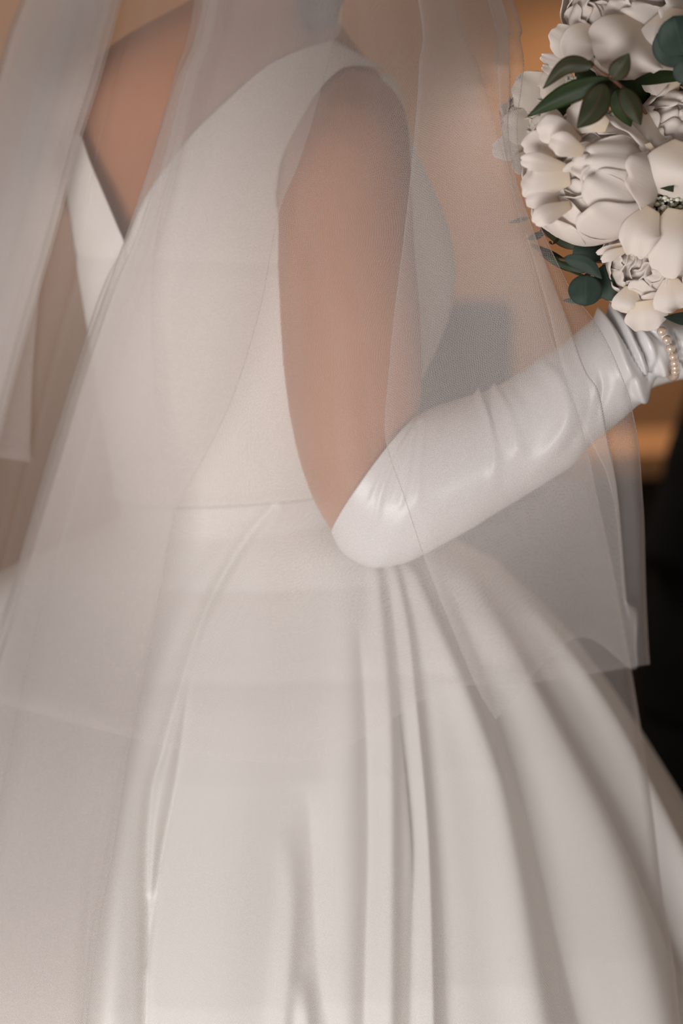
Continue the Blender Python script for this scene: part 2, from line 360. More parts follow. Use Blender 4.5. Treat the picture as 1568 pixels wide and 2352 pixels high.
# near arm: shoulder to elbow, then forearm
ARM = [(800, 160, 850, 168, 1.765, .015), (770, 178, 888, 190, 1.76, .035), (735, 215, 918, 225, 1.748, .050), (700, 265, 934, 265, 1.735, .056), (664, 330, 942, 330, 1.722, .058),
       (645, 430, 946, 430, 1.710, .056), (640, 560, 952, 560, 1.70, .053), (641, 700, 964, 700, 1.692, .050), (648, 820, 970, 820, 1.688, .047),
       (662, 940, 968, 930, 1.684, .044), (690, 1070, 955, 990, 1.682, .042), (735, 1180, 965, 1000, 1.68, .041), (800, 1262, 985, 985, 1.68, .041),
       (880, 1285, 1020, 965, 1.68, .042), (980, 1250, 1085, 950, 1.675, .041), (1100, 1185, 1180, 905, 1.668, .038), (1250, 1090, 1290, 850, 1.66, .033), (1400, 950, 1410, 810, 1.65, .022), (1480, 870, 1490, 790, 1.645, .016), (1560, 815, 1560, 780, 1.645, .012)]
near_arm = limb(ARM, 32, 4); body_parts.append(loft(near_arm))
FARARM = [(110, 190, 300, 180, 1.90, .04), (100, 330, 330, 330, 1.93, .05), (160, 500, 420, 500, 1.97, .048), (300, 700, 520, 680, 2.0, .044), (520, 920, 700, 860, 2.03, .04), (760, 1110, 860, 975, 2.02, .04), (1000, 1110, 1060, 960, 1.95, .036), (1250, 1020, 1280, 885, 1.83, .030), (1480, 890, 1490, 805, 1.74, .024), (1620, 850, 1620, 770, 1.70, .024)]
body_parts.append(loft(limb(FARARM, 24, 3)))
# head (above the frame) turned to the right with face features, and legs under the skirt
hc = Wy(690, -560, 1.84)
head = ball(hc, .092, 24, 32, (1.05, .82, 1.22)); hv = []
for v in head[0]:
    d = v-hc; x, y, z = d
    v = v.copy()
    if x > 0:
        v[0] += .022*math.exp(-(y/.014)**2-((z+.008)/.020)**2)          # nose
        v[0] -= .008*(math.exp(-((abs(y)-.030)/.013)**2-((z-.018)/.012)**2))   # eye sockets
        v[0] += .006*math.exp(-(y/.020)**2-((z+.044)/.008)**2)          # lips
        v[0] += .010*math.exp(-(y/.022)**2-((z+.080)/.016)**2)          # chin
    hv.append(v)
body_parts.append((hv, head[1])); body_parts.append(ball(hc+np.array([-.005, -.077, -.005]), .022, 8, 10, (.8, .4, 1.3)))
for dx in (-.075, .095):
    body_parts.append(loft([[np.array([.02+dx+r*math.cos(t), 1.85+r*math.sin(t), z]) for t in np.linspace(0, 2*PI, 20, endpoint=False)] for z, r in ((.95, .085), (.80, .082), (.62, .070), (.48, .056), (.40, .055), (.30, .056), (.15, .040), (.06, .038))]))
    body_parts.append(ball((.055+dx, 1.85, .05), .045, 8, 12, (2.2, .9, .7)))
mole = [torso_pt(0, 0, 0)]*2
def arm_pt(px, py):
    y = 1.684-.046*math.sqrt(max(0, 1-((px-815)/155)**2)); return Wy(px, py, y)
M['skin'] = skin_mat('skin', (.47, .205, .10), (.53, .245, .13), [arm_pt(801, 952), arm_pt(804, 996)])
body = remeshed('body', *cat(*body_parts), .0045, M['skin'], None, 10)
body.parent = bride; body.matrix_parent_inverse = bride.matrix_world.inverted()
def put(o):                       # parent to the bride, keeping world coordinates
    o.parent = bride; o.location = (-bride.location[0], -bride.location[1], -bride.location[2]); return o
body.matrix_parent_inverse.identity(); put(body)
# hair: back and crown of the head, loose length behind the near shoulder
hp = ball(hc+np.array([-.022, 0, .012]), .098, 16, 24, (1.02, .92, 1.2)); bun = ball(hc+np.array([-.10, 0, -.02]), .048, 12, 16, (.9, 1, .9))
lock = tube(smooth_path([Wy(700, -420, 1.80), Wy(735, -250, 1.785), Wy(742, -100, 1.772), Wy(733, 0, 1.765), Wy(722, 75, 1.752)]), [.024]*6+[.022]*6+[.018]*7+[.016]*3+[.012, .008, .004], 12)
put(remeshed('hair', *cat(hp, bun, lock), .004, M['hair'], None, 3))

# bodice: full ring below the V, panels above it, each with real cloth thickness
BO = .006
def solid(o, t=.0016):
    md = o.modifiers.new('solid', 'SOLIDIFY'); md.thickness = t; md.offset = 0
vz = Wy(0, 545, 1.72)[2]; wz = Wy(0, 1138, 1.74)[2]
BFOLD = [('ridge', [(600, 1145, .0, 14), (560, 1000, .9, 26), (600, 860, .4, 30)]), ('groove', [(420, 1150, .6, 20), (470, 1000, .6, 26), (500, 820, 0, 30)]), ('ridge', [(320, 620, .6, 14), (370, 740, .8, 18), (400, 900, .0, 26)])]
def bod_ring(z, off):
    tilt = .010
    R_ = np.array(torso_ring(z, off-.0035*max(0.0, 1-(vz-z)/.026), 200)); k = np.clip((vz-z)/(vz-wz), 0, 1)
    R_[:, 2] += tilt*k*(R_[:, 0]-.0)/.15
    px, py, D = proj(R_); near = R_[:, 1] < YC
    d = np.where(near, fold_disp(px, py, BFOLD), 0); cx, a, b_, yc = trow(z)
    n = R_-np.array([cx, yc, 0]); n[:, 2] = 0; n /= np.linalg.norm(n, axis=1)[:, None]
    return list(R_+n*d[:, None])
gown_bod = loft([bod_ring(z, BO+.0015*math.exp(-((z-wz)/.006)**2)) for z in np.linspace(vz-.0035, wz, 90)], cap=False)
def panel(left, right, nr=70, nc=40, off=BO):
    Lp = smooth_path(left, 8); Rp = smooth_path(right, 8)
    def res(P):
        s = np.concatenate([[0], np.cumsum(np.linalg.norm(np.diff(P, axis=0), axis=1))]); t = np.linspace(0, s[-1], nr)
        return np.stack([np.interp(t, s, P[:, i]) for i in range(P.shape[1])], 1)
    L_, R_ = res(Lp), res(Rp); V = []
    for i in range(nr):
        dive = .0035*max(0.0, (L_[i, 1]-565)/75.0)
        t = np.linspace(0, 1, nc); px = L_[i, 0]*(1-t)+R_[i, 0]*t; py = L_[i, 1]*(1-t)+R_[i, 1]*t
        V += list(torso_pt(px, py, off-dive))
    return V, grid_faces(nr, nc)
VEDGE = [(765, 92), (695, 114), (610, 155), (525, 228), (450, 300), (400, 360), (350, 428), (318, 488), (296, 545), (287, 566), (286, 640)]
ARMH = [(880, 158), (841, 152), (801, 152), (770, 168), (729, 212), (680, 295), (650, 357), (640, 402), (638, 480), (690, 560), (740, 640)]
back_panel = panel(VEDGE, ARMH)
far_panel = panel([(146, 300), (148, 350), (154, 440), (166, 520), (172, 564), (190, 640)], [(186, 312), (205, 368), (240, 450), (270, 521), (286, 564), (287, 640)], 40, 24)
sidep = panel([(690, 545), (690, 552), (690, 560)], [(700, 545), (700, 552), (700, 560)], 4, 4)
# front (bust) side, and the strap's front half, round the far side of the torso
def wrap_panel(z0, z1, t0, t1, nr=40, nc=50):
    V = []
    for i in range(nr):
        z = z0+(z1-z0)*i/(nr-1); cx, a, b_, yc = trow(z); k = i/(nr-1)
        for j in range(nc):
            t = t0+(t1-t0)*j/(nc-1); t = t if t < 0 else t
            ta = t0*(1-k*.6); tb = t1-(t1*.30)*k; t = ta+(tb-ta)*j/(nc-1); e = 2/2.3
            V.append(np.array([cx+(a+BO)*np.sign(math.cos(t))*abs(math.cos(t))**e, yc-(b_+BO)*np.sign(math.sin(t))*abs(math.sin(t))**e, z+(.010*max(0.0, (vz-z)/(vz-wz))*cx/.15 if z < vz else 0)]))
    return V, grid_faces(nr, nc)
front_panel = wrap_panel(vz-.027, Wy(0, 172, 1.83)[2], 1.0, -2.6)
bodice = put(link('bodice', mesh_np(*cat(gown_bod, back_panel, far_panel, front_panel)), M['crepe'])); solid(bodice)
bodice['label'] = 'smooth ivory bodice with deep V back and wide strap'

# skirt
SK = np.array([(1130, 288, 842), (1158, 282, 850), (1190, 245, 905), (1225, 190, 985), (1290, 60, 1110), (1380, -80, 1222), (1480, -200, 1318), (1600, -320, 1405), (1720, -430, 1482), (1870, -560, 1572), (2100, -720, 1700), (2400, -900, 1850), (2800, -1100, 2010), (3400, -1350, 2200), (4300, -1650, 2420)], float)
SZ = np.array([Wy(0, r[0], YC)[2] for r in SK]); SXL = np.array([Wy(r[1], r[0], YC)[0] for r in SK]); SXR = np.array([Wy(r[2], r[0], YC)[0] for r in SK])
SFOLD = [
 ('groove', [(628, 1165, 3, 9), (565, 1240, 7, 11), (508, 1330, 9, 12), (462, 1430, 8, 12), (420, 1560, 8, 12), (375, 1720, 8, 10), (350, 1810, 8, 9), (338, 1950, 9, 9), (334, 2150, 9, 9), (331, 2420, 9, 10)]),
 ('groove', [(470, 1440, 0, 8), (436, 1560, 3, 9), (412, 1740, 5, 9), (395, 1840, 6, 8), (368, 1970, 7, 8), (344, 2130, 7, 8), (334, 2220, 3, 8)]),
 ('ridge', [(640, 1175, 1, 16), (560, 1280, 3, 22), (495, 1400, 5, 24), (450, 1500, 5, 20), (415, 1620, 5, 18), (385, 1760, 5, 16), (358, 1900, 4, 13), (345, 2050, 3, 11)]),
 ('ridge', [(560, 1200, 0, 20), (470, 1330, 4, 34), (390, 1500, 8, 40), (330, 1700, 12, 46), (295, 1900, 15, 46), (275, 2100, 17, 48), (262, 2420, 18, 50)]),
 ('groove', [(330, 1400, 0, 14), (285, 1560, 3, 18), (255, 1750, 4, 18), (225, 1930, 5, 15), (205, 2080, 8, 11), (195, 2220, 10, 10), (189, 2420, 11, 10)]),
 ('ridge', [(240, 1500, 0, 40), (190, 1750, 6, 50), (150, 2000, 9, 60), (110, 2420, 12, 70)]),
 ('ridge', [(60, 1500, 0, 60), (-20, 1800, 8, 80), (-80, 2100, 14, 90), (-150, 2420, 18, 100)]),
 ('ridge', [(600, 1220, 0, 50), (590, 1450, 6, 90), (560, 1750, 8, 110), (520, 2100, 8, 110), (500, 2420, 8, 110)]),
 ('ridge', [(655, 1900, 0, 24), (670, 2050, 5, 26), (660, 2200, 8, 26), (640, 2420, 9, 24)]),
 ('groove', [(700, 1800, 0, 30), (718, 1950, 6, 34), (728, 2150, 8, 36), (735, 2260, 6, 30), (770, 2420, 5, 30)]),
 ('ridge', [(690, 2230, 0, 24), (700, 2320, 8, 22), (705, 2440, 10, 24)]),
 ('ridge', [(790, 1300, 0, 30), (800, 1550, 5, 44), (790, 1850, 7, 44), (790, 2420, 8, 46)]),
 ('groove', [(820, 1420, 0, 14), (838, 1600, 6, 17), (848, 1800, 8, 17), (848, 2000, 8, 16), (840, 2200, 6, 18), (835, 2420, 5, 20)]),
 ('ridge', [(862, 1310, 3, 12), (872, 1450, 7, 20), (885, 1650, 10, 24), (888, 1900, 11, 26), (885, 2420, 12, 28)]),
 ('groove', [(890, 1310, 1, 8), (912, 1480, 4, 10), (922, 1640, 7, 9), (940, 1780, 9, 8), (952, 1900, 10, 8), (956, 1990, 9, 9), (952, 2150, 6, 14), (945, 2420, 5, 18)]),
 ('ridge', [(905, 1300, 2, 9), (932, 1440, 5, 12), (948, 1600, 7, 12), (968, 1800, 8, 12), (980, 2000, 9, 13), (988, 2420, 9, 15)]),
 ('groove', [(925, 1310, 2, 10), (958, 1460, 5, 14), (985, 1650, 6, 22), (1010, 1900, 8, 34), (1030, 2150, 9, 36), (1040, 2420, 9, 36)]),
 ('ridge', [(945, 1310, 3, 14), (1000, 1450, 8, 24), (1060, 1600, 12, 34), (1120, 1780, 15, 42), (1160, 2000, 16, 50), (1190, 2200, 16, 56), (1230, 2420, 16, 60)]),
 ('groove', [(1000, 1290, 0, 20), (1080, 1440, 7, 28), (1150, 1600, 14, 36), (1215, 1800, 17, 38), (1270, 2000, 17, 40), (1310, 2180, 15, 42), (1370, 2420, 14, 44)]),
 ('ridge', [(1010, 1220, 1, 16), (1110, 1390, 5, 30), (1210, 1560, 9, 44), (1300, 1760, 14, 60), (1380, 1960, 16, 64), (1450, 2200, 16, 66), (1500, 2420, 14, 66)]),
 ('groove', [(1090, 1300, 2, 12), (1180, 1440, 8, 18), (1260, 1580, 16, 22), (1350, 1750, 20, 22), (1430, 1900, 20, 22), (1510, 2060, 18, 22), (1600, 2250, 16, 26)]),
 ('ridge', [(1040, 1190, 2, 12), (1130, 1300, 6, 16), (1220, 1410, 9, 17), (1300, 1520, 12, 18), (1370, 1640, 16, 22), (1440, 1780, 18, 26), (1510, 1920, 18, 28), (1620, 2140, 18, 32)])]
NT, NZ = 1100, 330
zz = np.concatenate([np.linspace(SZ[0]+.002, .55, 260), np.linspace(.55, .012, NZ-260)[1:], [.012]]) if False else np.concatenate([np.linspace(SZ[0]+.016, .52, 270), np.linspace(.515, .012, NZ-270)])
TH = np.concatenate([np.linspace(0, PI, 860, endpoint=False), np.linspace(PI, 2*PI, NT-860, endpoint=False)])
o_ = np.argsort(SZ); xl = np.interp(zz, SZ[o_], SXL[o_]); xr = np.interp(zz, SZ[o_], SXR[o_])
cx = (xl+xr)/2; hw = (xr-xl)/2
hb = np.interp(zz, [0, .35, .60, .80, .93, .99, 1.05, 1.09], [.56, .48, .40, .285, .190, .140, .106, .0975])
yc = np.interp(zz, [0, 1.0], [1.88, 1.83])
ke = 2-.3*np.exp(-((SZ[0]+.03-zz)/.09)**2)[:, None]; ke = 2/(2+(2-ke)); inn = np.where(zz > wz+.001, -.004, .0035)[:, None]+0*zz[:, None]
sp_ = lambda q: np.sign(q)*np.abs(q)**ke
XX = cx[:, None]+(hw[:, None]+inn)*sp_(np.cos(TH)[None]); YY = yc[:, None]-(hb[:, None]+inn)*sp_(np.sin(TH)[None])
k0 = np.exp(-((SZ[0]-zz)/.04)**2)[:, None]
ZZ = zz[:, None]+.010*k0*(XX/.15)
Pk = np.stack([XX, YY, ZZ], -1); px, py, D_ = proj(Pk)
near = (np.sin(TH)[None, :] > -.05) & (py < 2700)
disp = np.where(near, fold_disp(px, py, SFOLD), 0)
amp = np.clip((SZ[0]-zz)/.25, 0, 1)[:, None]*.016
lowk = np.clip((py-2420)/500, 0, 1)
bk = np.where(near, lowk, 1)*amp*(np.sin(TH*23+.6*np.sin(TH*5))[None, :]*.9+.5*np.sin(TH*11+1.0)[None, :])
bk *= np.where(np.sin(TH)[None, :] > 0, lowk, np.clip(-np.sin(TH)[None, :]*5, 0, 1))
nx, ny = np.cos(TH)[None, :]*hb[:, None], -np.sin(TH)[None, :]*hw[:, None]; nn = np.hypot(nx, ny)
Pk[..., 0] += nx/nn*(disp+bk); Pk[..., 1] += ny/nn*(disp+bk)
skirt = put(link('skirt', mesh_np(Pk.reshape(-1, 3), grid_faces(NZ, NT, True)), M['satin']))
skirt['label'] = 'full ivory satin skirt falling in deep soft folds'

# gloves
GL = [(765, 1226, 962, 953, 1.678, .0475, -26, -22), (778, 1256, 978, 943, 1.678, .048, -16, -16), (800, 1278, 996, 936, 1.678, .048, -8, -8), (832, 1295, 1018, 929, 1.677, .048, 0, 0), (866, 1302, 1042, 922, 1.676, .048), (935, 1288, 1072, 912, 1.675, .047),
      (1010, 1250, 1102, 903, 1.673, .046), (1075, 1215, 1135, 893, 1.670, .044), (1140, 1175, 1172, 868, 1.667, .042), (1205, 1136, 1215, 842, 1.664, .040), (1260, 1102, 1258, 815, 1.660, .038), (1312, 1068, 1305, 780, 1.657, .036),
      (1356, 1020, 1345, 748, 1.654, .035), (1398, 985, 1378, 722, 1.652, .034), (1442, 948, 1400, 712, 1.650, .033), (1480, 912, 1432, 702, 1.649, .033), (1508, 866, 1462, 700, 1.648, .030), (1535, 856, 1498, 706, 1.647, .028), (1556, 832, 1530, 728, 1.646, .025), (1580, 838, 1562, 735, 1.645, .024), (1610, 852, 1600, 738, 1.644, .024)]
GFOLD = [
 ('ridge', [(962, 962, .6, 4), (915, 1040, 1.1, 5), (880, 1120, 1.0, 6), (862, 1200, .4, 7)]), ('ridge', [(955, 985, .6, 4), (938, 1070, 1.1, 5), (920, 1160, .6, 7)]), ('groove', [(960, 975, 1, 3), (930, 1050, 1.0, 4), (900, 1150, .4, 6)]),
 ('ridge', [(975, 960, .5, 5), (965, 1050, 1.0, 7), (958, 1150, .3, 8)]), ('groove', [(940, 980, .8, 3), (890, 1060, .9, 4), (850, 1150, .4, 5)]),
 ('ridge', [(1092, 896, 3, 6), (1115, 950, 2.6, 8), (1134, 1030, 1.8, 11), (1134, 1110, .6, 14)]), ('groove', [(1106, 900, 2.5, 5), (1130, 960, 1.5, 8), (1150, 1040, .8, 12)]),
 ('ridge', [(1128, 888, 3, 7), (1165, 950, 2.0, 11), (1190, 1030, 1.2, 14)]), ('groove', [(1175, 870, 1.4, 14), (1215, 930, 1.6, 18), (1225, 1000, .8, 22)]),
 ('ridge', [(1235, 830, 1.4, 14), (1290, 890, 3.0, 18), (1300, 970, 3.0, 20), (1250, 1050, 1.6, 20), (1180, 1110, .4, 24)]),
 ('groove', [(1300, 800, 1.0, 16), (1352, 880, 2.0, 20), (1345, 970, 2.4, 18), (1310, 1030, 1.6, 18)]),
 ('groove', [(1368, 830, .6, 12), (1385, 890, 2.6, 13), (1372, 960, 2.0, 13)]),
 ('ridge', [(1372, 720, 4.0, 11), (1410, 770, 4.5, 13), (1438, 840, 5.0, 13), (1475, 905, 5.0, 14)]),
 ('groove', [(1383, 712, 4.5, 5), (1412, 745, 5.0, 5), (1440, 790, 5.5, 5), (1462, 835, 5.5, 5), (1488, 882, 5, 5)]),
 ('ridge', [(1396, 702, 3.5, 9), (1428, 740, 4, 8), (1458, 790, 4.5, 8), (1488, 860, 4, 8)]),
 ('groove', [(1424, 700, 4, 5), (1448, 740, 5, 5), (1462, 780, 5, 5), (1482, 822, 5, 5), (1492, 870, 5, 5)]),
 ('groove', [(1455, 890, 1, 8), (1452, 870, 3.5, 9), (1448, 905, 3.0, 9)]),
 ('ridge', [(1440, 706, 3, 9), (1470, 745, 3.5, 10), (1492, 790, 4, 14), (1520, 848, 5, 13)]),
 ('groove', [(1474, 752, 2.5, 6), (1500, 770, 3.5, 6), (1518, 785, 2, 6)]), ('groove', [(1508, 800, 1, 9), (1508, 838, 3.5, 10), (1500, 862, 2, 9)]),
 ('groove', [(1518, 768, 3, 6), (1536, 800, 4, 6), (1545, 850, 4, 6)]), ('groove', [(1548, 762, 2, 4), (1560, 790, 3, 4), (1566, 820, 2, 4)])]
def glove(rows, folds, name, sub=9, N_=120):
    R_ = np.array(limb(rows, N_, sub)); C = R_.mean(1, keepdims=True); px, py, D = proj(R_)
    th = np.linspace(0, 2*PI, N_, endpoint=False); d = 1.35*fold_disp(px, py, folds) if folds else 0*px
    sg = (np.sin(th) > -.35)[None, :]; n = R_-C; n /= np.linalg.norm(n, axis=2, keepdims=True)
    back = .0015*np.sin(np.arange(len(R_))*.35)[:, None]*np.where(sg, 0, 1)
    R_ = R_+n*(np.where(sg, d, 0)+back)[..., None]
    return R_
gr = glove(GL, GFOLD, 'glove')
hem = gr[0]+(gr[0]-gr[0].mean(0))*.012
GV, GF = loft([hem*.5+gr[0]*.5+np.array([0, 0, 0]), *gr], cap=False)
gparts = [(GV, GF)]
# gloved hand past the frame, fingers closed round the bouquet stems
hx = Wy(1640, 800, 1.640)
gparts.append(ball(hx+np.array([.022, 0, .0]), .040, 14, 20, (1.15, .50, .95)))
gparts.append(tube([Wy(1590, 795, 1.644), hx], [.024, .026], 16))
stemc = hx+np.array([.055, -.028, -.005])
for k in range(4):
    zk = .030-.020*k; L_ = [.9, 1.0, .95, .78][k]
    b0 = hx+np.array([.048, -.004, zk])
    pts = [b0-np.array([.02, 0, 0]), b0+np.array([.020*L_, .004, .002]), b0+np.array([.034*L_, -.014, .002]), b0+np.array([.030*L_, -.036, 0]), b0+np.array([.008*L_, -.046, -.003])]
    gparts.append(tube(smooth_path(pts, 4), list(np.linspace(.0105, .0075, 17)), 12)); gparts.append(ball(pts[-1], .0078, 8, 10))
tp = [hx+np.array([.004, -.010, .022]), hx+np.array([.022, -.032, .038]), hx+np.array([.045, -.046, .040]), hx+np.array([.062, -.050, .030])]
gparts.append(tube(smooth_path(tp, 4), list(np.linspace(.013, .009, 13)), 12)); gparts.append(ball(tp[-1], .0092, 8, 10))
g1 = put(link('glove', mesh_np(*cat(*gparts)), M['glove'])); g1['label'] = 'white satin opera glove gathered in folds at the wrist'
FG = [(r[0]-6, r[1]+8, r[2]+4, r[3]-8, r[4], r[5]+.004) for r in FARARM[4:]]
fg = [loft(list(glove(FG, None, 'g', 6, 48)), True)]
fh = Wy(1660, 805, 1.70); fg.append(ball(fh+np.array([.03, 0, 0]), .038, 12, 16, (1.15, .5, .95)))
for k in range(4):
    b0 = fh+np.array([.05, -.002, .028-.019*k]); pts = [b0-np.array([.02, 0, 0]), b0+np.array([.02, -.008, 0]), b0+np.array([.034, -.026, 0]), b0+np.array([.02, -.042, 0])]
    fg.append(tube(smooth_path(pts, 3), list(np.linspace(.010, .0075, 10)), 10))
fg.append(tube([fh+np.array([.0, -.01, .02]), fh+np.array([.03, -.03, .045]), fh+np.array([.055, -.035, .05])], [.012, .010, .008], 10))
put(link('glove', mesh_np(*cat(*fg)), M['glove']))

# ------------------------------------------------------------------ pearl bracelet
br = empty('pearl_bracelet', tuple(Wy(1530, 790, 1.64)))
tag(br, 'strand of small champagne pearls round the wrist of the white satin glove', 'bracelet')
loopp = [Wy(1408, 686, 1.632), Wy(1445, 694, 1.618), Wy(1485, 722, 1.612), Wy(1512, 752, 1.611), Wy(1527, 772, 1.611), Wy(1538, 796, 1.612), Wy(1546, 820, 1.615), Wy(1550, 843, 1.624), Wy(1549, 862, 1.642), Wy(1535, 855, 1.664), Wy(1505, 800, 1.686), Wy(1465, 740, 1.688), Wy(1425, 700, 1.67), Wy(1403, 684, 1.652), Wy(1408, 686, 1.632)]
Lq = smooth_path(loopp, 12); s = np.concatenate([[0], np.cumsum(np.linalg.norm(np.diff(Lq, axis=0), axis=1))])
npearl = int(s[-1]/.0066)
pm = mesh_np(*ball((0, 0, 0), .0033, 10, 14)); pm.materials.append(M['pearl']); pm.polygons.foreach_set('use_smooth', [True]*len(pm.polygons))
for k in range(npearl):
    q = np.array([np.interp(k*s[-1]/npearl, s, Lq[:, i]) for i in range(3)])
    o = bpy.data.objects.new('pearl', pm); COL.objects.link(o); o.parent = br; o.location = tuple(q-np.array(br.location))
    sc_ = random.uniform(.9, 1.06); o.scale = (sc_,)*3
cord = link('cord', mesh_np(*tube([q for q in Lq[::3]], .0006, 5)), M['ribbon'], br); cord.location = tuple(-np.array(br.location))

# ------------------------------------------------------------------ bouquet
bq0 = Wy(1500, 420, 1.58); bq = empty('bouquet', tuple(bq0))
tag(bq, 'bridal bouquet of cream white peonies with eucalyptus and dark slender leaves', 'bouquet')
def petal_mesh(R, phi, pol_base, pol_tip, halfw, lift, curl, ruff, seed, nu=25, nv=18):
    """petal lying on a ball of radius R round the local z axis; returns verts, faces, uv"""
    rs = random.Random(seed); V, UV = [], []; p1, p2, p3 = rs.uniform(0, 6), rs.uniform(0, 6), rs.uniform(0, 6)
    notch = rs.uniform(-.5, .5); nd = rs.uniform(.0, .07)
    for i in range(nv):
        v = i/(nv-1)
        for j in range(nu):
            u = -1+2*j/(nu-1)
            w = halfw*(math.sin(PI*min(1, .12+v*.62))**.8)
            tipback = (abs(u)**2.6)*.30+nd*math.exp(-((u-notch)/.16)**2)
            vv = v*(1-tipback*v)
            pol = pol_base+(pol_tip-pol_base)*vv
            r = R*(1+lift*vv)+R*curl*max(0, vv-.72)**2*12 + R*ruff*v*v*(math.sin(u*5+p1)*.5+math.sin(u*9+p2)*.35) + R*.014*v**5*math.sin(u*11+p3) - R*.05*abs(u)**2*(1-v)
            st = max(.25, math.sin(max(.05, pol))); ph = phi+u*w/st*.8
            z = r*math.cos(pol); q = r*math.sin(pol)
            V.append(np.array([q*math.cos(ph), q*math.sin(ph), z])); UV.append((j/(nu-1), v))
    return V, grid_faces(nv, nu), UV
def small_petal(R, d, seed):
    """free ruffled petal pointing along unit vector d"""
    rs = random.Random(seed); d = np.asarray(d, float)/np.linalg.norm(d); n = np.array([0, 0, 1.0])*1.0+rs_vec(rs)*.28; n -= d*(n @ d); n /= np.linalg.norm(n); a = np.cross(d, n); V, UV = [], []
    nu, nv = 9, 10; L_ = R*rs.uniform(.40, .56); w0 = R*rs.uniform(.26, .40); p = rs.uniform(0, 6); c = rs.uniform(.25, .60)
    for i in range(nv):
        v = i/(nv-1)
        for j in range(nu):
            u = -1+2*j/(nu-1); w = w0*(.4+.6*math.sin(PI/2*min(1, v/.7)))
            V.append(d*(L_*(v*(1-.34*abs(u)**2.2))+R*.34)+a*u*w+n*(c*L_*v*v-w*.35*u*u+.05*R*math.sin(5*u+p)*v)); UV.append((j/(nu-1), v))
    return V, grid_faces(nv, nu), UV
def rs_vec(rs):
    return np.array([rs.gauss(0, 1), rs.gauss(0, 1), rs.gauss(0, 1)])
def peony(cpx, cpy, yw, rpx, axis, seed, label, n_out=8, n_mid=7, n_in=8, n_small=24, openness=.6, mat='petal'):
    c = Wy(cpx, cpy, yw); R = rpx/F*proj(c)[2]; az = np.asarray(axis, float); az /= np.linalg.norm(az)
    ax = np.cross([0, 0, 1.0], az); ax /= np.linalg.norm(ax); ay = np.cross(az, ax); B = np.stack([ax, ay, az], 1); rs = random.Random(seed)
    # the flower's heart: a bud ball with stem boss
    hv, hf = ball((0, 0, -.06*R), R*.70, 10, 14); fl = link('peony', mesh_np([B @ v for v in hv], hf, [(0, .6)]*len(hv)), M[mat], bq)
    fl.location = tuple(c-bq0); fl['label'] = label
    def add(V, Fc, UV):
        me = mesh_np([B @ v for v in V], Fc, UV); o = link('petal', me, M[mat], fl); md = o.modifiers.new('s', 'SOLIDIFY'); md.thickness = .0006; md.offset = 0
    for k in range(n_out):
        ph = 2*PI*k/n_out+rs.uniform(-.2, .2); add(*petal_mesh(R*rs.uniform(.95, 1.0), ph, PI*.97, openness*rs.uniform(1.0, 1.35)+.25, rs.uniform(.64, .84), .02, rs.uniform(.0, .10), .035, rs.random()))
    for k in range(n_mid):
        ph = 2*PI*(k+.5)/n_mid+rs.uniform(-.2, .2); add(*petal_mesh(R*rs.uniform(.86, .92), ph, PI*.85, openness*rs.uniform(.7, 1.0), rs.uniform(.55, .75), .03, rs.uniform(.0, .10), .045, rs.random()))
    for k in range(n_in):
        ph = 2*PI*k/n_in+rs.uniform(-.3, .3); add(*petal_mesh(R*rs.uniform(.70, .82), ph, PI*.6, openness*rs.uniform(.25, .7), rs.uniform(.45, .62), .08, rs.uniform(-.05, .06), .055, rs.random()))
    for k in range(n_small):
        t = .12+openness*1.45*math.sqrt((k+.5)/n_small); p = k*2.4+rs.uniform(-.4, .4); d = (math.sin(t)*math.cos(p), math.sin(t)*math.sin(p), math.cos(t)); add(*small_petal(R, d, rs.random()))
    return fl, c, R
def loose(fl, base, mid, tip, wpx, yb, ym, yt, curl=.25, seed=1, mat='petal', nu=15, nv=16):
    """loose outer petal from picture points base, mid, tip; wpx half width"""
    Pp = crom(np.array([[*base, yb], [*mid, ym], [*tip, yt]]), np.linspace(0, 2, nv)); rs = random.Random(seed); ph = rs.uniform(0, 6)
    pts = [Wy(*q[:2], q[2]) for q in Pp]; V, UV = [], []; fc = np.array(fl.location)+bq0
    for i, p in enumerate(pts):
        v = i/(nv-1); t = pts[min(i+1, nv-1)]-pts[max(i-1, 0)]; t /= np.linalg.norm(t); s_ = np.cross(t, [0, 1.0, 0]); s_ /= np.linalg.norm(s_)
        w = wpx/F*1.62*(.34+.66*math.sin(PI/2*min(1, v/.7)))
        for j in range(nu):
            u = -1+2*j/(nu-1); back = (.42*abs(u)**2.6+.045*math.sin(7*u+ph)+.03*math.sin(13*u+2*ph))*v*v*(nv-1)
            k = max(0.0, i-back); k0 = int(k); q = pts[k0]*(1-(k-k0))+pts[min(k0+1, nv-1)]*(k-k0)
            V.append(q+s_*u*w*(1-.10*v*v)+np.array([0, 1, 0])*(curl*w*u*u+.10*w*v*math.sin(4*u+ph)+.05*w*math.sin(9*u+ph*2)*v*v)-fc); UV.append((j/(nu-1), v))
    o = link('petal', mesh_np(V, grid_faces(nv, nu), UV), M[mat], fl); md = o.modifiers.new('s', 'SOLIDIFY'); md.thickness = .0006
    sb = o.modifiers.new('b', 'SUBSURF'); sb.levels = 1; sb.render_levels = 1
    return o
flA, *_ = peony(1438, 30, 1.585, 150, (-.55, -.75, .35), 11, 'large white peony at the top of the bouquet', openness=.55)
flB, *_ = peony(1248, 258, 1.655, 92, (-.6, -.75, .2), 22, 'blush white peony seen through the veil edge', n_out=6, n_small=16, openness=.7, mat='petal_pink')
flC, *_ = peony(1358, 410, 1.560, 158, (-.62, -.70, .30), 33, 'full white peony, nearest in the bouquet', openness=.62)
flD, *_ = peony(1570, 312, 1.585, 122, (.1, -.80, .55), 44, 'white peony at the right edge of the picture', openness=.42)
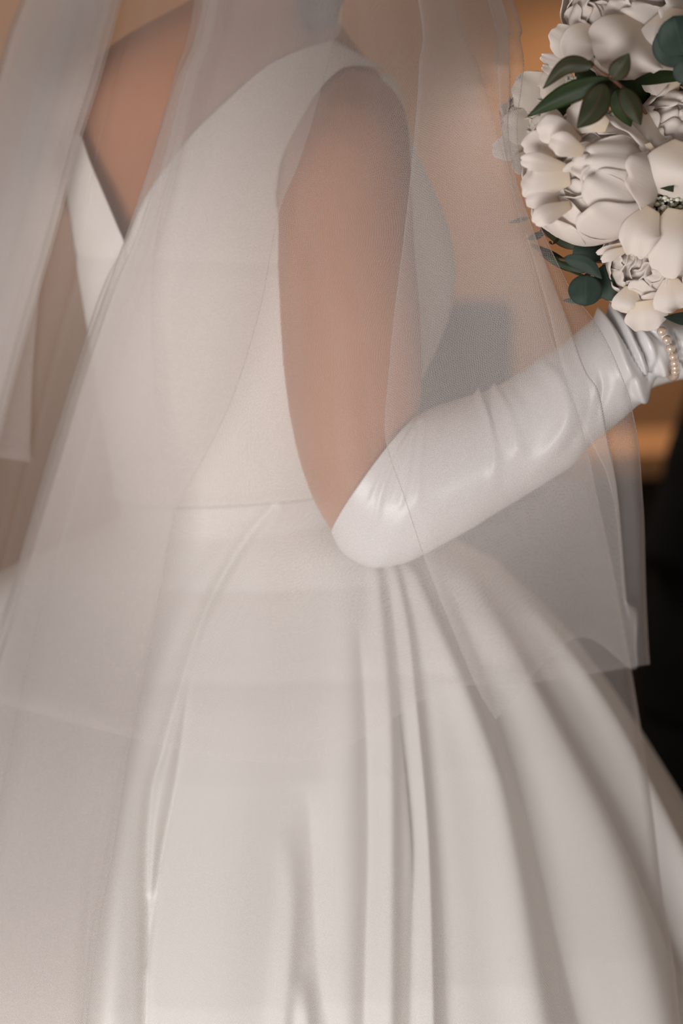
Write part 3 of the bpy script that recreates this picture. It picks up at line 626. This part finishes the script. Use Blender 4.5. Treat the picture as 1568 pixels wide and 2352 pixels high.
flE, *_ = peony(1492, 600, 1.565, 112, (-.45, -.85, -.12), 55, 'open white peony lowest in the bouquet, over the glove', openness=.75)
for a in [(flA, (1345, 125), (1300, 95), (1262, 72), 40, 1.585, 1.575, 1.57), (flA, (1330, 150), (1270, 140), (1240, 128), 16, 1.59, 1.585, 1.58), (flA, (1320, 160), (1265, 160), (1243, 152), 12, 1.59, 1.586, 1.58),
          (flA, (1480, 60), (1440, 110), (1400, 165), 95, 1.548, 1.53, 1.545), (flA, (1560, 20), (1545, 100), (1520, 165), 80, 1.55, 1.54, 1.56), (flA, (1360, 60), (1335, 100), (1330, 150), 50, 1.56, 1.555, 1.57),
          (flB, (1290, 260), (1225, 215), (1180, 190), 58, 1.65, 1.635, 1.635), (flB, (1270, 290), (1195, 290), (1152, 280), 46, 1.65, 1.635, 1.63), (flB, (1240, 330), (1170, 338), (1130, 352), 34, 1.65, 1.64, 1.635),
          (flB, (1250, 350), (1200, 375), (1178, 392), 26, 1.645, 1.635, 1.63), (flB, (1330, 230), (1270, 190), (1240, 180), 50, 1.64, 1.63, 1.63),
          (flC, (1300, 350), (1240, 330), (1198, 338), 32, 1.535, 1.530, 1.54), (flC, (1300, 385), (1232, 372), (1194, 366), 22, 1.53, 1.515, 1.515), (flC, (1310, 410), (1230, 418), (1200, 408), 40, 1.53, 1.525, 1.53), (flC, (1310, 470), (1250, 495), (1224, 512), 24, 1.525, 1.510, 1.512), (flC, (1330, 330), (1270, 300), (1232, 302), 36, 1.53, 1.52, 1.525), (flC, (1340, 350), (1290, 330), (1262, 322), 28, 1.52, 1.508, 1.51),
          (flC, (1300, 300), (1262, 272), (1240, 268), 26, 1.54, 1.53, 1.535), (flC, (1310, 440), (1245, 452), (1206, 462), 34, 1.535, 1.525, 1.525), (flC, (1480, 330), (1498, 400), (1500, 452), 36, 1.54, 1.545, 1.56), (flC, (1395, 290), (1340, 268), (1300, 262), 36, 1.53, 1.525, 1.54),
          (flE, (1480, 690), (1485, 730), (1488, 760), 52, 1.545, 1.545, 1.55), (flE, (1500, 480), (1470, 540), (1462, 590), 48, 1.535, 1.525, 1.53), (flE, (1440, 570), (1400, 588), (1380, 600), 13, 1.545, 1.54, 1.54), (flE, (1430, 560), (1390, 575), (1368, 582), 9, 1.547, 1.545, 1.545),
          (flE, (1555, 480), (1545, 560), (1535, 640), 60, 1.54, 1.53, 1.535), (flE, (1450, 660), (1440, 700), (1435, 718), 36, 1.55, 1.545, 1.55), (flE, (1540, 640), (1545, 690), (1550, 715), 46, 1.54, 1.54, 1.545),
          (flD, (1500, 260), (1475, 330), (1475, 420), 62, 1.565, 1.545, 1.56), (flD, (1560, 200), (1500, 190), (1475, 200), 34, 1.58, 1.57, 1.575), (flD, (1580, 330), (1560, 400), (1545, 455), 90, 1.54, 1.53, 1.55)]:
    loose(*a, curl=[.2, -.35, .05, -.2, .3][int(a[1][0]+a[1][1]) % 5], seed=int(a[1][0]*7+a[1][1]) % 1000, mat='petal_pink' if a[0] is flB else 'petal')
def leaf(parent, base, tip, wpx, yb, yt, bend=(0, 0), mat='leaf', shape='lance', cup=.25, droop=0, label=None, origin=None):
    nu, nv = 9, 20; mid = ((base[0]+tip[0])/2+bend[0], (base[1]+tip[1])/2+bend[1]); V, UV = [], []
    Pp = crom(np.array([[*base, yb], [*mid, (yb+yt)/2-droop], [*tip, yt]]), np.linspace(0, 2, nv)); pts = [Wy(*q[:2], q[2]) for q in Pp]
    for i, p in enumerate(pts):
        v = i/(nv-1); t = pts[min(i+1, nv-1)]-pts[max(i-1, 0)]; t /= np.linalg.norm(t); s_ = np.cross(t, [0, 1.0, 0]); s_ /= np.linalg.norm(s_)
        prof = math.sin(PI*v**.85)**.8*(1-.25*v) if shape == 'lance' else math.sqrt(max(0, 1-(2*v-1)**2))
        w = max(.0002, wpx/F*1.58*prof)
        for j in range(nu):
            u = -1+2*j/(nu-1); V.append(p+s_*u*w+np.array([0, 1, 0])*(-cup*w*(1-abs(u))+.04*w*math.sin(7*v+2*u))-origin); UV.append((j/(nu-1), v))
    o = link('leaf', mesh_np(V, grid_faces(nv, nu), UV), M[mat], parent); md = o.modifiers.new('s', 'SOLIDIFY'); md.thickness = .0005
    if label: o['label'] = label
    return o
def sprig(name, stems, leaves, label, mat='redstem', r=.0012):
    V, Fc = cat(*[tube(smooth_path([Wy(*q) for q in st], 5), r, 7) for st in stems])
    V = [v-bq0 for v in V]; sp = link(name, mesh_np(V, Fc), M[mat], bq); sp['label'] = label
    for a in leaves: leaf(sp, *a[:5], **(a[5] if len(a) > 5 else {}), origin=bq0)
    return sp
sprig('leaf_sprig', [[(1350, 140, 1.505), (1378, 165, 1.505), (1405, 181, 1.508), (1432, 204, 1.515), (1470, 240, 1.55), (1520, 330, 1.60)], [(1405, 181, 1.508), (1402, 172, 1.505)]],
      [((1362, 152), (1247, 203), 21, 1.503, 1.515, dict(bend=(-2, -27))), ((1397, 180), (1212, 267), 26, 1.505, 1.52, dict(bend=(-6, -6), mat='leaf_green')), ((1388, 192), (1325, 294), 33, 1.500, 1.50, dict(bend=(6, 6))),
       ((1403, 182), (1444, 122), 24, 1.506, 1.50, dict(bend=(2, 2))), ((1428, 202), (1471, 287), 25, 1.508, 1.505, dict(bend=(2, 2))), ((1412, 205), (1448, 290), 28, 1.525, 1.535, dict(mat='leaf_green')),
       ((1310, 230), (1258, 288), 13, 1.545, 1.54, dict(mat='leaf_green')), ((1400, 190), (1405, 235), 18, 1.525, 1.53), ((1380, 165), (1510, 265), 46, 1.59, 1.60, dict(mat='leaf_green')), ((1480, 140), (1420, 310), 42, 1.595, 1.60, dict(mat='leaf_green')), ((1320, 165), (1440, 235), 34, 1.60, 1.60, dict(mat='leaf_green')), ((1450, 190), (1600, 178), 16, 1.53, 1.55, dict(bend=(0, -8), mat='leaf_green'))],
      'dark green sprig with slender pointed leaves')
sprig('eucalyptus_sprig', [[(1620, 150, 1.56), (1575, 138, 1.535), (1560, 120, 1.525)]],
      [((1568, 128), (1545, 38), 46, 1.525, 1.515, dict(mat='euc', shape='round')), ((1575, 138), (1508, 78), 42, 1.53, 1.525, dict(mat='euc', shape='round')), ((1568, 132), (1640, 70), 45, 1.528, 1.53, dict(mat='euc', shape='round')), ((1562, 135), (1590, 190), 30, 1.53, 1.53, dict(mat='euc', shape='round'))],
      'blue green round eucalyptus leaves at the top right of the bouquet', 'stem')
sprig('eucalyptus_sprig', [[(1560, 560, 1.60), (1470, 600, 1.59), (1400, 615, 1.575), (1345, 632, 1.56)], [(1440, 600, 1.60), (1340, 600, 1.585), (1270, 592, 1.59), (1222, 562, 1.60)], [(1440, 560, 1.62), (1290, 552, 1.60), (1240, 528, 1.60)]],
      [((1344, 632), (1343, 702), 38, 1.548, 1.545, dict(mat='euc', shape='round')), ((1295, 592), (1382, 640), 20, 1.552, 1.545, dict(mat='euc', bend=(8, -8))), ((1400, 560), (1315, 585), 30, 1.58, 1.575, dict(mat='euc', shape='round')), ((1385, 610), (1408, 690), 32, 1.565, 1.56, dict(mat='euc', shape='round')),
       ((1345, 625), (1240, 585), 15, 1.585, 1.59, dict(mat='leaf_green', bend=(0, 0))), ((1300, 600), (1218, 560), 8, 1.592, 1.605), ((1330, 570), (1242, 522), 19, 1.59, 1.60, dict(mat='leaf')), ((1250, 535), (1210, 550), 9, 1.60, 1.605), ((1340, 690), (1292, 690), 8, 1.60, 1.60, dict(mat='euc')),
       ((1390, 650), (1365, 690), 18, 1.58, 1.58, dict(mat='euc')), ((1360, 640), (1300, 621), 3, 1.57, 1.57), ((1262, 555), (1268, 562), 3, 1.585, 1.58), ((1282, 548), (1268, 562), 4, 1.585, 1.58), ((1215, 500), (1168, 512), 6, 1.61, 1.62)],
      'round and pointed eucalyptus leaves under the nearest peony', 'redstem')
lf = leaf(bq, (1486, 398), (1546, 441), 24, 1.565, 1.53, bend=(6, -4), mat='leaf_green', origin=bq0, label='glossy green leaf between two peonies')
lf = leaf(bq, (1610, 735), (1524, 728), 17, 1.56, 1.53, mat='euc', origin=bq0, label='small dark leaf under the lowest peony')
# lacy filler florets, a countless spray
parts = []; rs = random.Random(5)
for k in range(150):
    q = Wy(rs.uniform(1498, 1590), rs.uniform(452, 505), 1.552+rs.uniform(-.006, .012)); parts.append(ball(q-bq0, rs.uniform(.0010, .0019), 4, 6, (1, 1, .7)))
for k in range(60):
    q = Wy(rs.uniform(1385, 1412), rs.uniform(252, 275), 1.548+rs.uniform(-.004, .004)); parts.append(ball(q-bq0, rs.uniform(.0008, .0014), 4, 6))
for k in range(40):
    q = Wy(rs.uniform(1300, 1322), rs.uniform(178, 192), 1.550+rs.uniform(-.003, .003)); parts.append(ball(q-bq0, rs.uniform(.0007, .0012), 4, 6))
tag(link('filler_florets', mesh_np(*cat(*parts)), M['floret'], bq), 'spray of tiny greenish white florets', kind='stuff')
# stems bound with ribbon running down to the hand
sv = []
for k in range(14):
    a = 2*PI*k/14; r = .012*(.5+.5*(k % 2)); q0 = Wy(1500+60*math.cos(a), 420+60*math.sin(a), 1.60)
    sv.append(tube(smooth_path([q0, Wy(1600, 600, 1.612), stemc+np.array([r*math.cos(a), r*math.sin(a)-.004, .05]), stemc+np.array([r*math.cos(a), r*math.sin(a), -.09])], 6), .0028, 6))
sv = cat(*sv); link('stem_bundle', mesh_np([v-bq0 for v in sv[0]], sv[1]), M['stem'], bq)['label'] = 'green flower stems running into the hand'
rv = tube([stemc+np.array([0, 0, .045]), stemc, stemc+np.array([0, 0, -.05])], .0165, 20); link('ribbon', mesh_np([v-bq0 for v in rv[0]], rv[1]), M['ribbon'], bq)

# ------------------------------------------------------------------ the veil
solids = [ball(Wy(1205, 265, 1.645), .034, 8, 10), ball(Wy(1245, 545, 1.62), .014, 6, 8), ball(Wy(1300, 670, 1.62), .012, 6, 8)]   # where the bouquet holds the veil out
for o in (body, bodice, skirt, g1):
    me = o.data; n = len(me.vertices); co = np.empty(n*3); me.vertices.foreach_get('co', co); co = co.reshape(-1, 3)
    solids.append((co, [tuple(p.vertices) for p in me.polygons]))
VA, FA = cat(*solids); bvh = BVHTree.FromPolygons([Vector(v) for v in VA], FA)
GX = np.arange(-1500, 2701, 50.0); GY = np.arange(-1100, 5301, 50.0); G = np.full((len(GY), len(GX)), np.nan)
for i, gy in enumerate(GY):
    for j, gx in enumerate(GX):
        r = ray(gx, gy); rn = r/np.linalg.norm(r); h = bvh.ray_cast(Vector(CAM), Vector(rn))
        if h[0] is not None: G[i, j] = proj(np.array(h[0]))[2]
base = np.where(np.isnan(G), 1.95, G)
def shift_min(A, r):
    out = A.copy()
    for dy in range(-r, r+1):
        for dx in range(-r, r+1):
            if dx*dx+dy*dy <= r*r: out = np.minimum(out, np.roll(np.roll(A, dy, 0), dx, 1))
    return out
def blur(A, k):
    for _ in range(k):
        A = np.pad(A, 1, 'edge'); A = (A[1:-1, 1:-1]*2+A[:-2, 1:-1]+A[2:, 1:-1]+A[1:-1, :-2]+A[1:-1, 2:])/6
    return A
env = shift_min(base, 2)
for _ in range(140):                      # taut cloth: relax towards the mean but never behind what it lies on
    env = np.minimum(blur(env, 1), shift_min(base, 1))
env = blur(env, 2); env = np.minimum(env, shift_min(base, 1)+.002)
def envD(px, py):
    fx = np.clip((px-GX[0])/50, 0, len(GX)-1.001); fy = np.clip((py-GY[0])/50, 0, len(GY)-1.001); i = fy.astype(int); j = fx.astype(int); u = fx-j; v = fy-i
    return (env[i, j]*(1-u)+env[i, j+1]*u)*(1-v)+(env[i+1, j]*(1-u)+env[i+1, j+1]*u)*v
CROWN = (640, -930)
def vline(pts, off, crown_dx=0, auto=True):
    """pts top to bottom in the picture; off in mm towards the viewer"""
    if auto:
        x0, y0 = pts[0]; pts = [(CROWN[0]+crown_dx, CROWN[1]), (CROWN[0]+crown_dx+(x0-CROWN[0]-crown_dx)*.55, -560)]+list(pts)
    return np.array(pts, float), off
def sheet(name, lines, mat, nv=260, wr=.0016, seed=1, step=26):
    rows = []
    for pts, off in lines:
        sm = crom(pts, np.linspace(0, len(pts)-1, (len(pts)-1)*10+1)); s_ = np.concatenate([[0], np.cumsum(np.hypot(*np.diff(sm[:, :2], axis=0).T))]); t = np.linspace(0, s_[-1], nv)
        rows.append(np.stack([np.interp(t, s_, sm[:, 0]), np.interp(t, s_, sm[:, 1]), np.full(nv, off)], 1))
    A = np.array(rows)                    # lines, nv, 3
    wid = [max(3, int(np.abs(A[i+1, :, 0]-A[i, :, 0]).mean()/step)+5) for i in range(len(A)-1)]
    ts = np.concatenate([[i+k/w for k in range(w)] for i, w in enumerate(wid)]+[[len(A)-1]])
    S = crom(A, ts)                       # nc, nv, 3
    for e, q in ((0, 1), (-1, -2)):           # the cut edge rolls back a little
        r = S[e].copy(); r[:, 0] += np.sign((A[q][:, 0]-A[e][:, 0]).mean())*2.5; r[:, 2] -= 1.5
        S = np.concatenate([r[None], S] if e == 0 else [S, r[None]], 0)
    nc = len(S)
    # wrinkles that run down the cloth
    rs = np.random.RandomState(seed); c = np.cumsum(np.concatenate([[0], np.hypot(np.diff(S[:, :, 0].mean(1)), 12)]))[:, None]; v = np.linspace(0, 1, nv)[None, :]
    w_ = sum(rs.uniform(.4, 1)*np.sin(c/rs.uniform(22, 90)+rs.uniform(0, 6)+3*np.sin(v*rs.uniform(2, 5)+rs.uniform(0, 6))) for _ in range(6))
    w_ = w_*wr*np.clip(.35+v*1.2, 0, 1)
    D = envD(S[:, :, 0], S[:, :, 1])-.010-S[:, :, 2]*.001-np.maximum(w_, -.004)
    P3 = PD(S[:, :, 0], S[:, :, 1], D); P3[:, :, 2] = np.maximum(P3[:, :, 2], .015)
    du = np.linalg.norm(np.diff(P3, axis=0), axis=2); U = np.concatenate([np.zeros((1, nv)), np.cumsum(du, 0)], 0); dv = np.linalg.norm(np.diff(P3, axis=1), axis=2); Vv = np.concatenate([np.zeros((nc, 1)), np.cumsum(dv, 1)], 1)
    Vv = np.repeat(Vv.mean(0)[None], nc, 0)
    o = link(name, mesh_np(P3.reshape(-1, 3), grid_faces(nc, nv), np.stack([U, Vv], -1).reshape(-1, 2)), mat, veil)
    o.location = tuple(-np.array(veil.location)); return o
veil = empty('bridal_veil', tuple(PD(640., -900., 1.82)))
tag(veil, 'sheer two-tier tulle veil hanging from the head over gown, bare arm and glove', 'veil')
comb = tube(smooth_path([PD(600., -925., 1.80), PD(640., -945., 1.79), PD(690., -925., 1.80)], 4), .003, 8)
cb = link('comb', mesh_np(*comb), M['brass'], veil); cb.location = tuple(-np.array(veil.location))
L1 = [(447, 0), (400, 175), (353, 350), (318, 470), (285, 562), (240, 650), (200, 762), (120, 1020), (60, 1230), (18, 1375), (-40, 1520), (-150, 1900), (-280, 2400), (-500, 3400), (-650, 4600)]
L1b = [(480, 0), (425, 180), (378, 370), (345, 470), (312, 565), (262, 700), (200, 900), (150, 1080), (85, 1300), (40, 1450), (0, 1600), (-60, 1900), (-150, 2400), (-320, 3400), (-450, 4600)]
MM = [(786, 0), (764, 100), (735, 215), (690, 365), (640, 492), (600, 700), (540, 900), (470, 1050), (405, 1172), (370, 1350), (330, 1550), (300, 1700), (262, 1950), (205, 2300), (100, 3400), (0, 4600)]
Lk = [(640, 0), (600, 150), (540, 330), (470, 520), (400, 720), (330, 950), (260, 1200), (200, 1450), (150, 1750), (100, 2060), (50, 2352), (-60, 3400), (-150, 4600)]
E1 = [(1045, 0), (1075, 100), (1102, 160), (1139, 298), (1165, 390), (1192, 490), (1222, 600), (1262, 760), (1300, 880), (1323, 939), (1347, 1025), (1370, 1138), (1400, 1272), (1418, 1364), (1439, 1480), (1459, 1600), (1475, 1700), (1500, 1880), (1520, 2050), (1545, 2200), (1562, 2352), (1680, 3400), (1750, 4600)]
Ri = [(880, 0), (905, 160), (925, 400), (915, 700), (930, 900), (980, 1150), (1020, 1400), (1039, 1615), (1084, 1765), (1134, 1925), (1160, 2040), (1190, 2220), (1215, 2352), (1300, 3400), (1350, 4600)]
mx_ = [(735, 0), (735, 100), (725, 215), (700, 365), (690, 492), (745, 700), (760, 830), (757, 960), (755, 1060), (762, 1180), (745, 1400), (740, 1735), (735, 2300), (730, 3400), (720, 4600)]
sheet('long_tier', [vline(L1, 2, -60), vline(Lk, 5, -40), vline(MM, 9, 20), vline(Lk, 13, -30), vline(L1b, 16, -55), vline(mx_, 17, 0), vline(Ri, 15, 20), vline(E1, 13, 60)], M['tulle'], 300, .0015, 3)
dx_ = lambda pl, a, b_: [(x+a+(b_-a)*i/(len(pl)-1), y) for i, (x, y) in enumerate(pl)]
sheet('long_tier', [vline(dx_(L1, 14, 40), 4, -58), vline([(500, 0), (450, 180), (405, 370), (368, 500), (352, 620), (352, 800), (368, 1000), (398, 1172), (362, 1350), (322, 1550), (290, 1700), (245, 1950), (190, 2300), (90, 3400), (-10, 4600)], 7, -40), vline(dx_(L1b, 10, 60), 11, -50)], M['tulle_b'], 280, .0015, 17)
# upper tier, hem at the hip
E3 = [(1178, 0), (1195, 90), (1203, 143), (1198, 200), (1188, 300), (1203, 420), (1243, 523), (1282, 607), (1320, 680), (1362, 732), (1402, 802), (1442, 900), (1452, 942), (1466, 1019), (1475, 1138), (1479, 1212), (1482, 1346), (1487, 1465), (1491, 1526)]
E3b = [(1150, 0), (1165, 100), (1170, 200), (1165, 300), (1185, 420), (1225, 540), (1262, 640), (1300, 740), (1340, 850), (1372, 900), (1391, 1004), (1403, 1090), (1410, 1150), (1416, 1250), (1425, 1350), (1436, 1450), (1452, 1538)]
E2 = [(1120, 0), (1140, 150), (1150, 300), (1180, 450), (1225, 600), (1260, 720), (1290, 840), (1332, 965), (1358, 1019), (1385, 1070), (1400, 1114), (1415, 1186), (1424, 1272), (1430, 1361), (1442, 1388), (1460, 1406), (1460, 1480)]
Nn = [(960, 0), (962, 150), (952, 300), (930, 520), (905, 720), (890, 880), (885, 1010), (930, 1150), (980, 1300), (1040, 1450), (1095, 1580), (1138, 1652)]
N2 = [(1010, 0), (1040, 200), (1060, 500), (1090, 800), (1130, 1050), (1180, 1250), (1220, 1420), (1228, 1500), (1226, 1568)]
N3 = [(1060, 0), (1090, 200), (1120, 500), (1170, 800), (1230, 1050), (1280, 1250), (1310, 1400), (1320, 1466)]
Sa = [(468, 0), (400, 200), (330, 420), (268, 600), (203, 780), (140, 980), (78, 1180), (14, 1400), (-60, 1600)]
Sb = [(700, 0), (690, 95), (640, 300), (610, 500), (560, 750), (520, 1000), (500, 1240), (485, 1500), (478, 1735)]
Sc = [(790, 0), (770, 300), (720, 600), (660, 950), (632, 1240), (660, 1380), (700, 1550), (745, 1737)]
Sd = [(860, 0), (880, 300), (860, 600), (840, 900), (860, 1150), (900, 1350), (950, 1500), (1010, 1590)]
sheet('short_tier', [vline(Sa, 22, -45), vline(Sb, 24, -20), vline(Sc, 26, 0), vline(Sd, 25, 20), vline(N2, 22, 40), vline(E3, 24, 70)], M['tulle_b'], 280, .0013, 5)
sheet('short_tier', [vline(Nn, 33, 30), vline(N3, 30, 50), vline(E3b, 27, 68), vline(E2, 38, 60)], M['tulle'], 280, .0013, 6)
# side fall behind the back: gathered fabric, nearly opaque where it bunches
P1r = [(281, 0), (232, 180), (186, 325), (132, 530), (106, 620), (52, 810), (0, 1010), (-60, 1250), (-160, 1600), (-300, 2300), (-500, 3400), (-650, 4600)]
P1l = [(40, 20), (0, 138), (-50, 320), (-110, 520), (-170, 750), (-240, 1000), (-320, 1300), (-450, 1800), (-560, 2300), (-800, 3400), (-1000, 4600)]
def mixl(a, t): n = 12; ra = crom(np.array(P1l, float), np.linspace(0, len(P1l)-1, n)); rb = crom(np.array(P1r, float), np.linspace(0, len(P1r)-1, n)); return [tuple(ra[i]*(1-t-a)+rb[i]*(t+a)) for i in range(n)]
def addcrown(pts, dx): return vline([(p[0], p[1]) for p in pts], 0, dx)[0]
seq = [0.0, .85, .55, .97, .35, .80, .15, .62, .42, .9, 0.05, .7, 1.0]
sheet('side_fall', [(addcrown(mixl(0, t), -70+40*t), 2+i*3.0) for i, t in enumerate(seq)], M['tulle'], 200, .0012, 9)
# cloth between the side fall and the long tier, over the bare back
Q0 = [(230, 0), (190, 180), (150, 325), (110, 530), (80, 620), (20, 810), (-40, 1050), (-150, 1500), (-300, 2300), (-550, 3400), (-700, 4600)]
Q1 = [(300, 0), (268, 150), (230, 300), (200, 440), (160, 620), (110, 800), (40, 1080), (-60, 1500), (-200, 2300), (-430, 3400), (-580, 4600)]
Q1b = [(330, 0), (285, 150), (240, 300), (214, 440), (180, 620), (130, 800), (60, 1080), (-40, 1500), (-180, 2300), (-400, 3400), (-560, 4600)]
Q2 = [(385, 0), (372, 150), (350, 300), (300, 470), (262, 560), (215, 640), (150, 850), (70, 1150), (0, 1400), (-100, 1800), (-230, 2400), (-450, 3400), (-600, 4600)]
Q3 = [(520, 0), (480, 150), (430, 300), (390, 470), (340, 620), (280, 800), (200, 1050), (120, 1350), (60, 1600), (0, 1900), (-100, 2400), (-300, 3400), (-450, 4600)]
sheet('back_tier', [vline([(0+k*26, 0), (-10+k*30, 300), (-30+k*30, 600), (-60+k*32, 850), (-75+k*34, 1040+k*5)], 3+k*1.5, -75+k*5) for k in (-1.5, 1, 3, 4.2)], M['tulle_b'], 120, .001, 21)
sheet('back_tier', [vline(Q0, -4, -80), vline(Q1, -3, -70), vline(Q1b, -5, -68), vline(Q2, -6, -60), vline(Q3, -7, -50)], M['tulle_b'], 240, .0012, 12)

# ------------------------------------------------------------------ the man in a navy suit, far right
man = empty('person', (.66, 2.85, 0)); tag(man, 'man in a dark navy suit standing behind at the right edge, out of focus', 'person')
def mput(o): o.parent = man; o.location = (-man.location[0], -man.location[1], 0); return o
def ell(cx, cy, z, a, b_, n=40): return [np.array([cx+a*math.cos(t), cy+b_*math.sin(t), z]) for t in np.linspace(0, 2*PI, n, endpoint=False)]
mx0 = .66
mb = [loft([ell(mx0, 2.87, z, a, b_) for z, a, b_ in ((1.60, .06, .06), (1.50, .065, .065), (1.46, .13, .09), (1.40, .19, .11), (1.2, .17, .12), (1.0, .16, .115), (.9, .165, .12), (.8, .12, .11))])]
mh = np.array([mx0-.01, 2.85, 1.70]); hd = ball(mh, .10, 20, 28, (.82, .98, 1.2)); hv = []
for v in hd[0]:
    d = v-mh; v = v.copy()
    if d[1] < 0: v[1] -= .020*math.exp(-(d[0]/.014)**2-((d[2]+.01)/.022)**2); v[1] -= .010*math.exp(-(d[0]/.025)**2-((d[2]+.085)/.02)**2); v[1] += .008*math.exp(-((abs(d[0])-.032)/.014)**2-((d[2]-.02)/.013)**2); v[1] -= .005*math.exp(-(d[0]/.024)**2-((d[2]+.05)/.008)**2)
    hv.append(v)
mb.append((hv, hd[1]))
for s_ in (-1, 1):
    mb.append(ball(mh+np.array([s_*.082, .005, -.005]), .024, 8, 10, (.4, .8, 1.3)))
    mb.append(loft([ell(mx0+s_*.19, 2.88, z, r, r) for z, r in ((.9, .09), (.6, .075), (.5, .06), (.3, .058), (.1, .045))]))
    wr = np.array([mx0+s_*.235, 2.84, .84]); mb.append(tube([(mx0+s_*.165, 2.87, 1.40), (mx0+s_*.190, 2.87, 1.12), tuple(wr)], [.05, .042, .03], 14))
    mb.append(ball(wr+np.array([0, -.01, -.05]), .036, 8, 12, (.55, 1.0, 1.3)))
    for k in range(4): f0 = wr+np.array([-s_*.004, -.040+.021*k, -.075]); mb.append(tube([f0, f0+np.array([-s_*.004, 0, -.035]), f0+np.array([-s_*.016, -.002, -.060-(.008 if k in (1, 2) else 0)])], [.0105, .0100, .008], 8))
    mb.append(tube([wr+np.array([0, -.035, -.03]), wr+np.array([-s_*.006, -.062, -.06]), wr+np.array([-s_*.010, -.068, -.085])], [.012, .011, .009], 8))
M['mskin'] = skin_mat('man_skin', (.45, .25, .17), (.52, .30, .21))
mput(remeshed('body', *cat(*mb), .006, M['mskin'], None, 5))
jk = [loft([ell(mx0, 2.87, z, a, b_) for z, a, b_ in ((1.49, .09, .085), (1.46, .16, .11), (1.41, .215, .13), (1.25, .20, .145), (1.08, .19, .14), (.95, .215, .15), (.86, .28, .16), (.74, .305, .165), (.66, .305, .165))])]
for s_ in (-1, 1): jk.append(tube(smooth_path([(mx0+s_*.175, 2.87, 1.42), (mx0+s_*.185, 2.87, 1.28), (mx0+s_*.180, 2.87, 1.10), (mx0+s_*.222, 2.84, .96), (mx0+s_*.262, 2.82, .84)], 4), [.072]*5+[.066]*4+[.060]*4+[.055]*4, 20))
mput(remeshed('jacket', *cat(*jk), .007, M['navy'], None, 5))
tr = [loft([ell(mx0+s_*q, 2.88, z, a, b_) for z, q, a, b_ in ((.98, .09, .10, .12), (.80, .14, .125, .125), (.55, .20, .125, .115), (.30, .21, .095, .10), (.06, .21, .085, .09))]) for s_ in (-1, 1)]
mput(link('trousers', mesh_np(*cat(*tr)), M['navy']))
for s_ in (-1, 1): mput(link('shoe', mesh_np(*ball((mx0+s_*.21, 2.83, .045), .05, 10, 16, (.95, 2.6, .85))), M['darkwood']))
mput(link('hair', mesh_np(*ball(mh+np.array([0, .018, .03]), .103, 14, 22, (.86, .95, 1.10))), M['hair']))

# ------------------------------------------------------------------ console table and chair behind
tb = empty('console_table', (.35, 3.75, 0)); tb.rotation_euler = (0, 0, math.radians(14))
tag(tb, 'blurred wooden console table with a lit tan top and dark front, behind the glove', 'table')
def part(name, pr, mat, parent, bv=.004):
    V, Fc = cat(*pr); o = link(name, mesh_np(V, Fc), mat, parent, False); bevel(o, bv); return o
part('table_top', [box(-.62, .72, -.22, .03, .835, .872)], M['wood'], tb)
part('apron', [box(-.58, .68, -.19, -.165, .62, .835), box(-.58, .68, -.02, .0, .62, .835), box(-.58, -.555, -.19, 0, .62, .835), box(.655, .68, -.19, 0, .62, .835)], M['darkwood'], tb)
for k in range(2):
    x0 = -.50+.60*k; dr = part('drawer', [box(x0, x0+.54, -.205, -.185, .65, .81)], M['darkwood'], tb); kn = link('knob', mesh_np(*ball((x0+.27, -.215, .73), .013)), M['brass'], dr)
for x0 in (-.60, .65):
    for y0 in (-.21, -.03): part('leg', [box(x0, x0+.05, y0, y0+.05, 0, .62)], M['darkwood'], tb)
part('shelf', [box(-.58, .68, -.20, .01, .16, .19)], M['brownwood'], tb)
part('back_board', [box(-.58, .68, -.02, -.005, .19, .62)], M['brownwood'], tb)
ch = empty('upholstered_chair', (.11, 3.22, 0)); ch.rotation_euler = (0, 0, math.radians(-8))
tag(ch, 'dark grey upholstered chair, its blurred square back seen through the veil above the forearm', 'chair')
part('backrest', [box(-.29, .115, .0, .06, .56, 1.125)], M['greyfab'], ch, .02)
part('seat', [box(-.29, .115, -.36, .05, .46, .56)], M['greyfab'], ch, .025)
for x0 in (-.28, .07):
    for y0 in (-.33, .0): part('leg', [box(x0, x0+.035, y0, y0+.035, 0, .46)], M['darkwood'], ch)
